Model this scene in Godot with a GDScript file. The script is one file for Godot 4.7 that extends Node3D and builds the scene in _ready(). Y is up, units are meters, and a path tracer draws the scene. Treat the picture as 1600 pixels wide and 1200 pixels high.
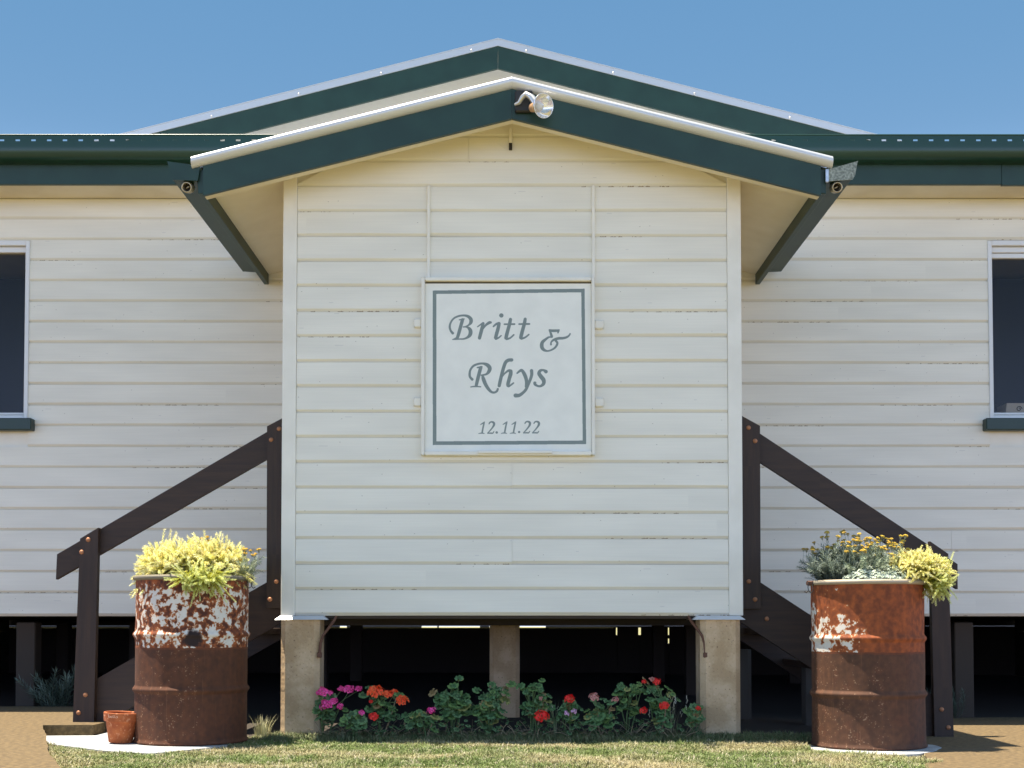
extends Node3D

var rng := RandomNumberGenerator.new()
var M := {}

# Collects triangles; every face is given counter-clockwise as seen from outside.
class Shape:
	var v := PackedVector3Array()
	var n := PackedVector3Array()
	var uv := PackedVector2Array()
	var c := PackedColorArray()
	var tint := Color.WHITE

	func put(p: Vector3, nn: Vector3, t: Vector2) -> void:
		v.append(p); n.append(nn); uv.append(t); c.append(tint)

	func tri(a: Vector3, b: Vector3, d: Vector3, ua := Vector2.ZERO, ub := Vector2.ZERO, ud := Vector2.ZERO) -> void:
		var k := (b - a).cross(d - a)
		if k.length_squared() < 1e-16:
			return
		k = k.normalized()
		put(a, k, ua); put(d, k, ud); put(b, k, ub)

	func quad(a: Vector3, b: Vector3, d: Vector3, e: Vector3, ua := Vector2.ZERO, ub := Vector2.ZERO, ud := Vector2.ZERO, ue := Vector2.ZERO) -> void:
		tri(a, b, d, ua, ub, ud)
		tri(a, d, e, ua, ud, ue)

	# a quad turned so that it faces away from the middle
	func out_quad(mid: Vector3, a: Vector3, b: Vector3, d: Vector3, e: Vector3, ua: Vector2, ub: Vector2, ud: Vector2, ue: Vector2) -> void:
		if (b - a).cross(d - a).dot((a + d) * 0.5 - mid) < 0.0:
			quad(a, e, d, b, ua, ue, ud, ub)
		else:
			quad(a, b, d, e, ua, ub, ud, ue)

	func box(size: Vector3, xf := Transform3D(), bevel := 0.004, uo := 0.0) -> void:
		var h := size * 0.5
		var b := minf(bevel, minf(h.x, minf(h.y, h.z)) * 0.45)
		var long := 0
		if size.y > size.x and size.y >= size.z: long = 1
		elif size.z > size.x and size.z > size.y: long = 2
		var mid := xf.origin
		var pt := func(face: int, s: Vector3) -> Vector3:
			var p := Vector3.ZERO
			for i in 3:
				p[i] = s[i] * (h[i] if i == face else h[i] - b)
			return p
		var tx := func(p: Vector3) -> Vector2:
			return Vector2(p[long] + uo, p[(long + 1) % 3] + p[(long + 2) % 3] + uo * 0.37)
		for i in 3:
			var j := (i + 1) % 3
			var k := (i + 2) % 3
			for s in [-1.0, 1.0]:
				var q: Array[Vector3] = []
				for w in [[-1.0, -1.0], [1.0, -1.0], [1.0, 1.0], [-1.0, 1.0]]:
					var sg := Vector3.ZERO
					sg[i] = s; sg[j] = w[0]; sg[k] = w[1]
					q.append(pt.call(i, sg))
				out_quad(mid, xf * q[0], xf * q[1], xf * q[2], xf * q[3], tx.call(q[0]), tx.call(q[1]), tx.call(q[2]), tx.call(q[3]))
			if b <= 0.0:
				continue
			for s in [[-1.0, -1.0], [1.0, -1.0], [1.0, 1.0], [-1.0, 1.0]]:
				var lo := Vector3.ZERO
				lo[i] = s[0]; lo[j] = s[1]; lo[k] = -1.0
				var hi := lo
				hi[k] = 1.0
				var a: Vector3 = pt.call(i, lo)
				var a2: Vector3 = pt.call(i, hi)
				var e2: Vector3 = pt.call(j, hi)
				var e: Vector3 = pt.call(j, lo)
				out_quad(mid, xf * a, xf * a2, xf * e2, xf * e, tx.call(a), tx.call(a2), tx.call(e2), tx.call(e))

	# box between two corners
	func cube(x0: float, x1: float, y0: float, y1: float, z0: float, z1: float, bevel := 0.004, uo := 0.0) -> void:
		box(Vector3(absf(x1 - x0), absf(y1 - y0), absf(z1 - z0)), Transform3D(Basis(), Vector3((x0 + x1) / 2, (y0 + y1) / 2, (z0 + z1) / 2)), bevel, uo)

	# a straight timber of that section between two points; deep is its size along up
	func beam(a: Vector3, b: Vector3, deep: float, wide: float, up := Vector3.UP, bevel := 0.004, uo := 0.0) -> void:
		var x := (b - a).normalized()
		var z := x.cross(up).normalized()
		var y := z.cross(x)
		box(Vector3(a.distance_to(b), deep, wide), Transform3D(Basis(x, y, z), (a + b) * 0.5), bevel, uo)

	# outline in x and y, pushed from z0 to z1
	func prism(poly: PackedVector2Array, z0: float, z1: float, xf := Transform3D(), uo := 0.0) -> void:
		var area := 0.0
		for i in poly.size():
			area += poly[i].cross(poly[(i + 1) % poly.size()])
		if area < 0.0:
			poly.reverse()
		for i in poly.size():
			var a := poly[i]
			var b := poly[(i + 1) % poly.size()]
			quad(xf * Vector3(a.x, a.y, z0), xf * Vector3(b.x, b.y, z0), xf * Vector3(b.x, b.y, z1), xf * Vector3(a.x, a.y, z1), Vector2(a.x + uo, a.y), Vector2(b.x + uo, b.y), Vector2(b.x + uo, b.y + z1 - z0), Vector2(a.x + uo, a.y + z1 - z0))
		var t := Geometry2D.triangulate_polygon(poly)
		for i in range(0, t.size(), 3):
			var p := [poly[t[i]], poly[t[i + 1]], poly[t[i + 2]]]
			if (p[1] - p[0]).cross(p[2] - p[0]) < 0.0:
				p = [p[0], p[2], p[1]]
			var o := Vector2(uo, 0)
			tri(xf * Vector3(p[0].x, p[0].y, z1), xf * Vector3(p[1].x, p[1].y, z1), xf * Vector3(p[2].x, p[2].y, z1), p[0] + o, p[1] + o, p[2] + o)
			tri(xf * Vector3(p[0].x, p[0].y, z0), xf * Vector3(p[2].x, p[2].y, z0), xf * Vector3(p[1].x, p[1].y, z0), p[0] + o, p[2] + o, p[1] + o)

	# smooth surface through rows of points
	func sheet(rows: Array, around := false, us := 1.0, vs := 1.0, flip := false) -> void:
		var nr := rows.size()
		var nc: int = rows[0].size()
		var nn := []
		for i in nr:
			var r := PackedVector3Array()
			for j in nc:
				var j0 := maxi(j - 1, 0)
				var j1 := mini(j + 1, nc - 1)
				if around and (j == 0 or j == nc - 1):
					j0 = nc - 2
					j1 = 1
				var k: Vector3 = (rows[i][j1] - rows[i][j0]).cross(rows[mini(i + 1, nr - 1)][j] - rows[maxi(i - 1, 0)][j])
				k = k.normalized() if k.length_squared() > 1e-18 else Vector3.UP
				r.append(-k if flip else k)
			nn.append(r)
		for i in nr - 1:
			for j in nc - 1:
				var id := [[i, j], [i, j + 1], [i + 1, j + 1], [i + 1, j]]
				if flip:
					id.reverse()
				for w in [0, 2, 1, 0, 3, 2]:
					var a: int = id[w][0]
					var b: int = id[w][1]
					put(rows[a][b], nn[a][b], Vector2(us * b / (nc - 1.0), vs * (1.0 - a / (nr - 1.0))))

	func tube(pts: Array, radii: Array, sides := 6, caps := true) -> void:
		var rows := []
		var e1 := Vector3.ZERO
		for i in pts.size():
			var t: Vector3 = (pts[mini(i + 1, pts.size() - 1)] - pts[maxi(i - 1, 0)]).normalized()
			if e1 == Vector3.ZERO:
				e1 = t.cross(Vector3(0.31, 0.2, 0.93) if absf(t.z) < 0.8 else Vector3.UP).normalized()
			e1 = (e1 - t * e1.dot(t)).normalized()
			var e2 := t.cross(e1)
			var r: float = radii[i] if i < radii.size() else radii[-1]
			var row := PackedVector3Array()
			for j in sides + 1:
				var a := TAU * j / sides
				row.append(pts[i] + (e1 * cos(a) + e2 * sin(a)) * r)
			rows.append(row)
		sheet(rows, true)
		if caps:
			for j in sides:
				tri(pts[0], rows[0][j + 1], rows[0][j])
				tri(pts[-1], rows[-1][j], rows[-1][j + 1])

	# profile of (radius, height), turned round the y axis; the seam is at the back
	func lathe(profile: Array, sides := 48, xf := Transform3D(), wobble = null, vtop := 1.0) -> void:
		var rows := []
		for p in profile:
			var row := PackedVector3Array()
			for j in sides + 1:
				var a := PI + TAU * j / sides
				var r: float = p.x + (wobble.call(a, p.y) if wobble != null else 0.0)
				row.append(xf * Vector3(sin(a) * r, p.y, cos(a) * r))
			rows.append(row)
		var first := uv.size()
		sheet(rows, true)
		# v by height, so that marks keep their place
		var lo: float = profile[0].y
		var hi := lo
		for p in profile:
			hi = maxf(hi, p.y)
		var nc := sides
		var at := first
		for i in profile.size() - 1:
			for j in nc:
				for w in [[0, 0], [1, 1], [0, 1], [0, 0], [1, 0], [1, 1]]:
					var y: float = profile[i + w[0]].y
					uv[at].y = 1.0 - (y - lo) / maxf(hi - lo, 1e-5) * vtop
					at += 1

	# a narrow folded leaf
	func blade(base: Vector3, dir: Vector3, side: Vector3, length: float, width: float, c0 := Color.WHITE, c1 := Color.WHITE) -> void:
		var m := base + dir * length * 0.45
		var tip := base + dir * length
		var s := side * width * 0.5
		tint = c0
		var k := side.cross(dir).normalized()
		if k.y < 0.0:
			k = -k
		var order := [base, m + s, tip, base, tip, m - s]
		var flipped: bool = (order[1] - order[0]).cross(order[2] - order[0]).dot(k) > 0.0
		var cols := [c0, c1, c1, c0, c1, c1]
		for t in 2:
			var ids := [0, 1, 2] if not flipped else [0, 2, 1]
			for w in ids:
				v.append(order[t * 3 + w]); n.append(k); uv.append(Vector2.ZERO); c.append(cols[t * 3 + w])

	func mesh() -> ArrayMesh:
		var a := []
		a.resize(Mesh.ARRAY_MAX)
		a[Mesh.ARRAY_VERTEX] = v
		a[Mesh.ARRAY_NORMAL] = n
		a[Mesh.ARRAY_TEX_UV] = uv
		a[Mesh.ARRAY_COLOR] = c
		var m := ArrayMesh.new()
		m.add_surface_from_arrays(Mesh.PRIMITIVE_TRIANGLES, a)
		return m


func rnd(a: float, b: float) -> float:
	return rng.randf_range(a, b)


var counts := {}
func numbered(parent: Node, called: String) -> String:
	var key := str(parent.get_instance_id()) + called
	var k: int = counts.get(key, 0)
	counts[key] = k + 1
	return called if k == 0 else "%s_%03d" % [called, k]


func obj(called: String, mesh: Mesh, material: Material, parent: Node3D = self, xf := Transform3D()) -> MeshInstance3D:
	var o := MeshInstance3D.new()
	o.name = numbered(parent, called)
	o.mesh = mesh
	o.material_override = material
	o.transform = xf
	parent.add_child(o, true)
	return o


func put(called: String, s: Shape, material: Material, parent: Node3D = self, xf := Transform3D()) -> MeshInstance3D:
	return obj(called, s.mesh(), material, parent, xf)


func tag(o: Node, label: String, category: String, group := "") -> void:
	o.set_meta("label", label)
	o.set_meta("category", category)
	if group:
		o.set_meta("group", group)


func thing(called: String, label: String, category: String, at := Vector3.ZERO, turn := 0.0, group := "") -> Node3D:
	var o := Node3D.new()
	o.name = numbered(self, called)
	add_child(o, true)
	o.position = at
	o.rotation.y = turn
	tag(o, label, category, group)
	return o


func structure(o: Node) -> Node:
	o.set_meta("kind", "structure")
	return o


# linear base colour
func mat(r: float, g: float, b: float, rough := 0.8, metal := 0.0) -> StandardMaterial3D:
	var m := StandardMaterial3D.new()
	m.albedo_color = Color(r, g, b).linear_to_srgb()
	m.roughness = rough
	m.metallic = metal
	return m


func noise(freq: float, octaves := 4, sd := 1) -> FastNoiseLite:
	var f := FastNoiseLite.new()
	f.seed = sd
	f.noise_type = FastNoiseLite.TYPE_SIMPLEX_SMOOTH
	f.frequency = freq
	f.fractal_octaves = octaves
	return f


func noise_tex(freq: float, octaves: int, sd: int, stops: Array, size := 512) -> NoiseTexture2D:
	var t := NoiseTexture2D.new()
	t.width = size
	t.height = size
	t.seamless = true
	t.noise = noise(freq, octaves, sd)
	if stops:
		var g := Gradient.new()
		var off := PackedFloat32Array()
		var col := PackedColorArray()
		for s in stops:
			off.append(s[0])
			col.append(s[1])
		g.offsets = off
		g.colors = col
		t.color_ramp = g
	return t


func tri_tex(m: StandardMaterial3D, scale: float, world := true) -> void:
	m.uv1_triplanar = true
	m.uv1_world_triplanar = world
	m.uv1_scale = Vector3.ONE * scale


func bump(m: StandardMaterial3D, t: Texture2D, cm: float) -> void:
	m.heightmap_enabled = true
	m.heightmap_texture = t
	m.heightmap_scale = cm


func grey(a: float) -> Color:
	return Color(a, a, a)


func leafy(m: StandardMaterial3D, through := 0.35) -> StandardMaterial3D:
	m.vertex_color_use_as_albedo = true
	m.cull_mode = BaseMaterial3D.CULL_DISABLED
	m.backlight_enabled = true
	m.backlight = Color(through, through, through)
	return m


func h_ground(x: float, _z: float) -> float:
	return -0.028 * smoothstep(1.3, 2.2, x)


# ---------------------------------------------------------------- materials
func board_texture() -> ImageTexture:
	# 8 m of painted board, 140 mm high: faint grain, stains, flakes of lost paint near the lower edge
	var w := 2048
	var h := 64
	var im := Image.create(w, h, false, Image.FORMAT_RGB8)
	var stain := noise(0.004, 3, 11)
	var grain := noise(0.02, 3, 12)
	var r := RandomNumberGenerator.new()
	r.seed = 4
	for y in h:
		for x in w:
			var k := 0.985 + 0.035 * stain.get_noise_2d(x, y * 3.0) + 0.014 * grain.get_noise_2d(x * 0.3, y * 9.0)
			im.set_pixel(x, y, Color(0.91 * k, 0.888 * k, 0.825 * k))
	for cl in 2:
		var x0 := r.randi_range(0, w - 1)
		var ln := r.randi_range(40, 260)
		for i in ln:
			if grain.get_noise_2d((x0 + i) * 5.0, cl * 77.0) > 0.12:
				var yy := 62
				im.set_pixel((x0 + i) % w, yy, Color(0.53, 0.45, 0.34))
				if r.randf() < 0.25:
					im.set_pixel((x0 + i) % w, yy - 1, Color(0.62, 0.55, 0.45))
	for k in 30:
		var x0 := r.randi_range(4, w - 40)
		var y0 := r.randi_range(3, 59)
		var ln := 1 if r.randf() < 0.8 else r.randi_range(3, 14)
		for i in ln:
			im.set_pixel(x0 + i, y0, Color(0.77, 0.75, 0.71) if ln > 1 else Color(0.42, 0.37, 0.3))
	return ImageTexture.create_from_image(im)


func wood_texture(a: Color, b: Color, sd: int) -> ImageTexture:
	# u runs along the grain
	var w := 512
	var h := 256
	var im := Image.create(w, h, false, Image.FORMAT_RGB8)
	var f := noise(0.012, 4, sd)
	var fine := noise(0.05, 3, sd + 1)
	for y in h:
		for x in w:
			var k := clampf(0.5 + 0.75 * f.get_noise_2d(x * 0.4, y * 2.6) + 0.3 * fine.get_noise_2d(x * 0.25, y * 3.0), 0.0, 1.0)
			im.set_pixel(x, y, a.lerp(b, k))
	return ImageTexture.create_from_image(im)


func drum_texture(kind: int) -> ImageTexture:
	var w := 1024
	var h := 640
	var im := Image.create(w, h, false, Image.FORMAT_RGB8)
	var patch := noise(0.9, 5, 20 + kind * 7)
	patch.domain_warp_enabled = true
	patch.domain_warp_amplitude = 0.35
	patch.domain_warp_frequency = 1.4
	var fine := noise(7.0, 4, 31 + kind)
	var streak := noise(2.2, 3, 41 + kind)
	var spot := noise(22.0, 2, 51 + kind)
	var line := 0.575 if kind == 0 else 0.575
	var lower: Color = [Color(0.375, 0.205, 0.09), Color(0.385, 0.24, 0.145)][kind]
	for y in h:
		var v := 1.0 - (y + 0.5) / h            # 0 bottom, 1 top
		for x in w:
			var u := (x + 0.5) / w
			var a := PI + TAU * u
			var p := Vector3(sin(a), v * 2.9, cos(a))
			var f := fine.get_noise_3dv(p)
			var n := patch.get_noise_3dv(p * (3.9 if kind == 0 else 2.9))
			var st := streak.get_noise_3d(p.x * 3.0, p.y * 0.35, p.z * 3.0)
			var col: Color
			var edge := line + 0.004 * st
			var k := clampf(0.5 + n + 0.5 * f, 0.0, 1.0)
			if v < edge:
				col = lower.lerp(lower * 0.72, clampf(0.5 + 0.3 * st + 0.6 * f + 0.3 * n, 0.0, 1.0))
				col = col.lerp(Color(0.47, 0.26, 0.15), clampf(n * 0.9 - 0.12, 0.0, 0.45))
				var drip := streak.get_noise_3d(p.x * 9.0, p.y * 0.3, p.z * 9.0)
				if drip > 0.44:
					col = col.lerp(Color(0.5, 0.33, 0.22), clampf((drip - 0.44) * 3.0, 0.0, 0.35))
				var dots := spot.get_noise_3dv(p)
				if dots > 0.66 + 0.5 * f - 0.3 * n - 0.06 * smoothstep(0.45, 0.0, v) and u < 0.56 - 0.04 * kind:
					col = col.lerp(Color(0.72, 0.62, 0.52), 0.55)
				if v > edge - 0.012:
					col = col.lerp(Color(0.45, 0.22, 0.1), 0.55)
			else:
				var rust := Color(0.29, 0.14, 0.075).lerp(Color(0.68, 0.35, 0.14), clampf(0.5 + 0.9 * f + 0.35 * st, 0.0, 1.0))
				var left := 0.0
				if kind == 0:
					left = n * 0.6 + f * 0.75 - 0.03 - 0.5 * smoothstep(0.88, 1.0, v) - 0.10 * smoothstep(edge + 0.04, edge, v) - 0.16 * smoothstep(0.42, 0.3, u) - 0.12 * smoothstep(0.6, 0.7, u)
				else:
					rust = rust.lerp(Color(0.60, 0.30, 0.12), 0.5)
					left = n * 0.6 + f * 0.95 - 0.25 - 0.5 * smoothstep(0.80, 0.9, v) - 0.75 * smoothstep(0.38, 0.50, u) + 0.12 * smoothstep(0.36, 0.28, u) + 0.28 * smoothstep(0.76, 0.64, v) * smoothstep(0.5, 0.4, u)
				# rust bleeds from bare steel through orange and tan into the paint
				left += 0.55 * spot.get_noise_3dv(p * 0.8) * 0.45
				col = rust.lerp(Color(0.66, 0.36, 0.17), smoothstep(-0.26, -0.08, left) * 0.7)
				col = col.lerp(Color(0.76, 0.58, 0.42), smoothstep(-0.10, 0.02, left))
				col = col.lerp(Color(0.86, 0.825, 0.77) * (0.97 + 0.05 * f), smoothstep(-0.02, 0.09, left))
			if kind == 0:
				var d := Vector2((u - 0.54) * 2.11, v - 0.632).length() + 0.02 * f
				if d < 0.06:
					col = col.lerp(Color(0.16, 0.085, 0.06), smoothstep(0.06, 0.035, d))
			im.set_pixel(x, y, col)
	return ImageTexture.create_from_image(im)


# brush strokes: lists of x, y, r, joined by a smooth curve, painted into cover
func stroke(cover: PackedFloat32Array, size: int, pts: Array, map: Callable, scale: float) -> void:
	var p := []
	for q in pts:
		var m: Vector2 = map.call(Vector2(q[0], q[1]))
		p.append(Vector3(m.x, m.y, q[2] * scale))
	if p.size() == 1:
		p.append(p[0] + Vector3(0.01, 0, 0))
	for i in p.size() - 1:
		var a: Vector3 = p[maxi(i - 1, 0)]
		var b: Vector3 = p[i]
		var c: Vector3 = p[i + 1]
		var d: Vector3 = p[mini(i + 2, p.size() - 1)]
		var steps := maxi(1, int(Vector2(b.x - c.x, b.y - c.y).length() / 1.6))
		for s in steps + 1:
			var t := float(s) / steps
			var k := 0.5 * ((2.0 * b) + (c - a) * t + (2.0 * a - 5.0 * b + 4.0 * c - d) * t * t + (3.0 * b - a - 3.0 * c + d) * t * t * t)
			var r := maxf(k.z, 0.6)
			for y in range(maxi(0, int(k.y - r - 1)), mini(size - 1, int(k.y + r + 1)) + 1):
				for x in range(maxi(0, int(k.x - r - 1)), mini(size - 1, int(k.x + r + 1)) + 1):
					var cv := clampf(r + 0.5 - Vector2(x - k.x, y - k.y).length(), 0.0, 1.0)
					var id := y * size + x
					if cv > cover[id]:
						cover[id] = cv


const SIGN_X0 := 663.0
const SIGN_Y0 := 443.0
const SIGN_W := 264.0

func sign_texture() -> ImageTexture:
	var size := 1024
	var cover := PackedFloat32Array()
	cover.resize(size * size)
	var word := func(zoom: float, ox: float, oy: float, list: Array, dx := 0.0, dy := 0.0) -> void:
		var map := func(q: Vector2) -> Vector2:
			return (Vector2(ox + (q.x + dx) / zoom - SIGN_X0, oy + (q.y + dy) / zoom - SIGN_Y0)) / SIGN_W * size
		for s in list:
			stroke(cover, size, s, map, size / SIGN_W / zoom)
	# first line
	word.call(10.667, 690.0, 480.0, [
		[[185, 455, 22], [150, 410, 18], [135, 350, 18], [150, 280, 16], [200, 210, 15], [280, 170, 16], [370, 158, 17], [440, 175, 24], [485, 220, 30], [487, 270, 28], [455, 315, 16], [400, 345, 12], [360, 352, 9]],
		[[360, 350, 10], [420, 352, 15], [465, 385, 27], [482, 430, 33], [470, 485, 30], [430, 525, 20], [370, 550, 14], [300, 553, 12], [185, 560, 9]],
		[[347, 232, 28], [320, 330, 28], [290, 440, 28], [266, 520, 26]], [[295, 232, 10], [350, 222, 12], [375, 216, 10]], [[185, 560, 9], [230, 545, 14], [262, 530, 24]],
		[[598, 347, 10], [650, 310, 13], [690, 288, 20]], [[690, 295, 25], [665, 400, 29], [642, 490, 28], [630, 535, 27]], [[690, 380, 12], [735, 320, 18], [790, 280, 24], [815, 275, 20]],
		[[993, 158, 36]], [[862, 342, 14], [905, 305, 18], [950, 288, 22]], [[955, 295, 28], [938, 380, 29], [913, 470, 29], [898, 530, 28]], [[903, 548, 20], [950, 530, 14], [990, 495, 11]],
		[[1145, 225, 27], [1130, 300, 29], [1103, 400, 29], [1080, 490, 30], [1070, 535, 28]], [[1080, 553, 18], [1140, 535, 15], [1200, 482, 13]], [[1045, 305, 14], [1212, 303, 15]],
		[[1390, 220, 26], [1375, 300, 29], [1348, 400, 29], [1325, 490, 30], [1317, 530, 28]], [[1328, 547, 18], [1390, 525, 15], [1450, 478, 13]], [[1290, 303, 15], [1458, 300, 16]]])
	word.call(21.8, 835.0, 505.0, [
		[[500, 272, 24], [600, 298, 46], [700, 298, 46], [800, 292, 40], [836, 266, 18]], [[815, 300, 36], [792, 372, 24]],
		[[515, 285, 38], [550, 390, 38], [580, 490, 46]],
		[[600, 528, 16], [490, 520, 30], [380, 590, 42], [270, 690, 56], [240, 800, 64], [265, 900, 60], [340, 968, 46], [440, 992, 30], [560, 962, 30], [680, 890, 34], [755, 790, 38], [770, 710, 38], [725, 650, 40]],
		[[555, 770, 34], [560, 700, 27], [620, 630, 36], [720, 585, 44], [830, 560, 46], [960, 555, 44], [1080, 525, 38], [1165, 470, 30], [1205, 405, 26]]])
	word.call(10.667, 720.0, 550.0, [
		[[190, 480, 22], [155, 440, 20], [147, 390, 20], [160, 320, 18], [210, 255, 18], [290, 222, 18], [370, 215, 18], [440, 240, 30], [480, 290, 33], [465, 350, 28], [420, 395, 17], [340, 410, 12]],
		[[330, 285, 29], [305, 380, 29], [280, 480, 29], [258, 575, 26]], [[275, 283, 12], [350, 268, 13]], [[165, 606, 9], [230, 598, 12], [330, 603, 10]],
		[[360, 415, 16], [375, 470, 30], [410, 560, 30], [460, 640, 26], [510, 690, 20], [560, 698, 18], [600, 675, 18], [615, 640, 18]],
		[[845, 155, 28], [790, 160, 28], [745, 195, 28], [715, 270, 28], [690, 360, 28], [665, 460, 28], [645, 550, 28], [638, 585, 27]], [[690, 430, 12], [730, 380, 14], [790, 335, 20], [828, 340, 28]],
		[[830, 345, 30], [828, 390, 32], [805, 470, 30], [785, 550, 30], [783, 582, 26]], [[795, 598, 16], [830, 575, 14], [875, 540, 13]],
		[[937, 375, 14], [980, 340, 20], [1015, 330, 24], [1055, 390, 30], [1085, 470, 30], [1095, 540, 30], [1090, 600, 28]], [[1175, 335, 28], [1178, 400, 26], [1155, 480, 24], [1120, 570, 22], [1080, 650, 24], [1030, 705, 24], [970, 745, 28], [910, 748, 34]],
		[[1415, 350, 30], [1370, 325, 18], [1320, 335, 24], [1300, 380, 30], [1330, 430, 34], [1375, 490, 34], [1375, 550, 28], [1330, 590, 20], [1280, 590, 18], [1235, 565, 22], [1230, 540, 26]]])
	var one := [[[155, 228, 8], [200, 200, 14], [248, 165, 9]], [[238, 185, 17], [215, 290, 18], [195, 400, 18]], [[115, 430, 8], [185, 420, 14], [240, 430, 9]]]
	var two := [[[350, 210, 12], [370, 178, 16], [410, 165, 18], [455, 185, 25], [462, 230, 25], [430, 290, 18], [370, 365, 14], [315, 422, 10]], [[318, 425, 11], [390, 420, 16], [430, 422, 14], [460, 385, 10]]]
	for o in [[0, 0], [510, -4], [710, -4]]:
		word.call(14.545, 740.0, 650.0, one, o[0], o[1])
	for o in [[0, 0], [812, -8], [1015, -8]]:
		word.call(14.545, 740.0, 650.0, two, o[0], o[1])
	word.call(14.545, 740.0, 650.0, [[[523, 405, 28]], [[1030, 395, 26]]])
	# painted border, a little out of square
	var outer := PackedVector2Array([Vector2(676.1, 455.8), Vector2(913.2, 452.9), Vector2(915.2, 696.2), Vector2(676.7, 697.6)])
	var inner := PackedVector2Array([Vector2(681.8, 461.2), Vector2(908.0, 458.6), Vector2(909.8, 690.6), Vector2(682.3, 691.8)])
	var f := noise(0.006, 4, 8)
	var im := Image.create(size, size, false, Image.FORMAT_RGB8)
	for y in size:
		for x in size:
			var p := Vector2(SIGN_X0 + (x + 0.5) * SIGN_W / size, SIGN_Y0 + (y + 0.5) * SIGN_W / size)
			var k := cover[y * size + x]
			if k < 1.0 and (p.x < 690 or p.x > 900 or p.y < 470 or p.y > 680) and Geometry2D.is_point_in_polygon(p, outer) and not Geometry2D.is_point_in_polygon(p, inner):
				k = 1.0
			var s := 1.0 + 0.025 * f.get_noise_2d(x, y)
			im.set_pixel(x, y, (Color(0.91, 0.90, 0.85) * s).lerp(Color(0.455, 0.50, 0.475), k * (0.96 + 0.04 * f.get_noise_2d(x * 9.0, y * 9.0))))
	return ImageTexture.create_from_image(im)


func pot_texture() -> ImageTexture:
	var w := 512
	var h := 256
	var im := Image.create(w, h, false, Image.FORMAT_RGB8)
	var f := noise(1.3, 4, 71)
	var sp := noise(9.0, 3, 72)
	for y in h:
		for x in w:
			var a := TAU * x / w
			var p := Vector3(sin(a), (1.0 - float(y) / h) * 2.2, cos(a))
			var k := clampf(0.5 + f.get_noise_3dv(p), 0.0, 1.0)
			var col := Color(0.70, 0.39, 0.2).lerp(Color(0.60, 0.30, 0.14), k)
			var s := sp.get_noise_3dv(p * 0.35)
			if s > 0.22:
				col = col.lerp(Color(0.83, 0.6, 0.45), clampf((s - 0.22) * 2.2, 0.0, 0.6))
			im.set_pixel(x, y, col)
	# faint chalk words round the band
	var cover := PackedFloat32Array()
	cover.resize(w * w)
	var map := func(q: Vector2) -> Vector2: return Vector2(140.0 + (q.x - 290.0) * 0.345, 6.0 + (q.y - 320.0) * 0.42 - (q.x - 290.0) * 0.025)
	for s in [[[340, 380, 4], [350, 365, 4], [365, 372, 4], [372, 395, 4]], [[378, 375, 4], [392, 368, 4], [398, 390, 4]], [[404, 392, 4], [408, 372, 4], [424, 372, 4]],
			[[492, 345, 5], [500, 380, 5], [505, 412, 5], [530, 408, 5], [528, 385, 5], [504, 388, 5]], [[540, 402, 4], [560, 398, 4], [556, 382, 4], [542, 390, 4], [548, 415, 4], [566, 412, 4]],
			[[572, 362, 4], [578, 415, 4], [588, 410, 4]], [[592, 362, 4], [600, 415, 4], [608, 410, 4]], [[634, 385, 4], [620, 388, 4], [634, 405, 4], [620, 420, 4]]]:
		stroke(cover, w, s, map, 0.36)
	for y in 70:
		for x in w:
			if cover[y * w + x] > 0.0:
				im.set_pixel(x, y, im.get_pixel(x, y).lerp(Color(0.92, 0.78, 0.68), 0.75 * cover[y * w + x]))
	return ImageTexture.create_from_image(im)


func speckle_texture(a: Color, b: Color, dark: Color, sd: int, f1: float, f2: float, size := 512) -> ImageTexture:
	# seamless, mottled, with pits
	var im := noise(f1, 5, sd).get_seamless_image(size, size)
	var im2 := noise(f2, 3, sd + 1).get_seamless_image(size, size)
	im.convert(Image.FORMAT_L8)
	im2.convert(Image.FORMAT_L8)
	var o := Image.create(size, size, false, Image.FORMAT_RGB8)
	for y in size:
		for x in size:
			var k := im.get_pixel(x, y).r
			var s := im2.get_pixel(x, y).r
			var c := a.lerp(b, clampf((k - 0.5) * 2.2 + 0.5 + (s - 0.5) * 0.5, 0.0, 1.0))
			if s < 0.2:
				c = c.lerp(dark, clampf((0.2 - s) * 7.0, 0.0, 0.9))
			elif s > 0.82:
				c = c.lerp(c.lightened(0.35), clampf((s - 0.82) * 5.0, 0.0, 1.0))
			o.set_pixel(x, y, c)
	return ImageTexture.create_from_image(o)


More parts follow.
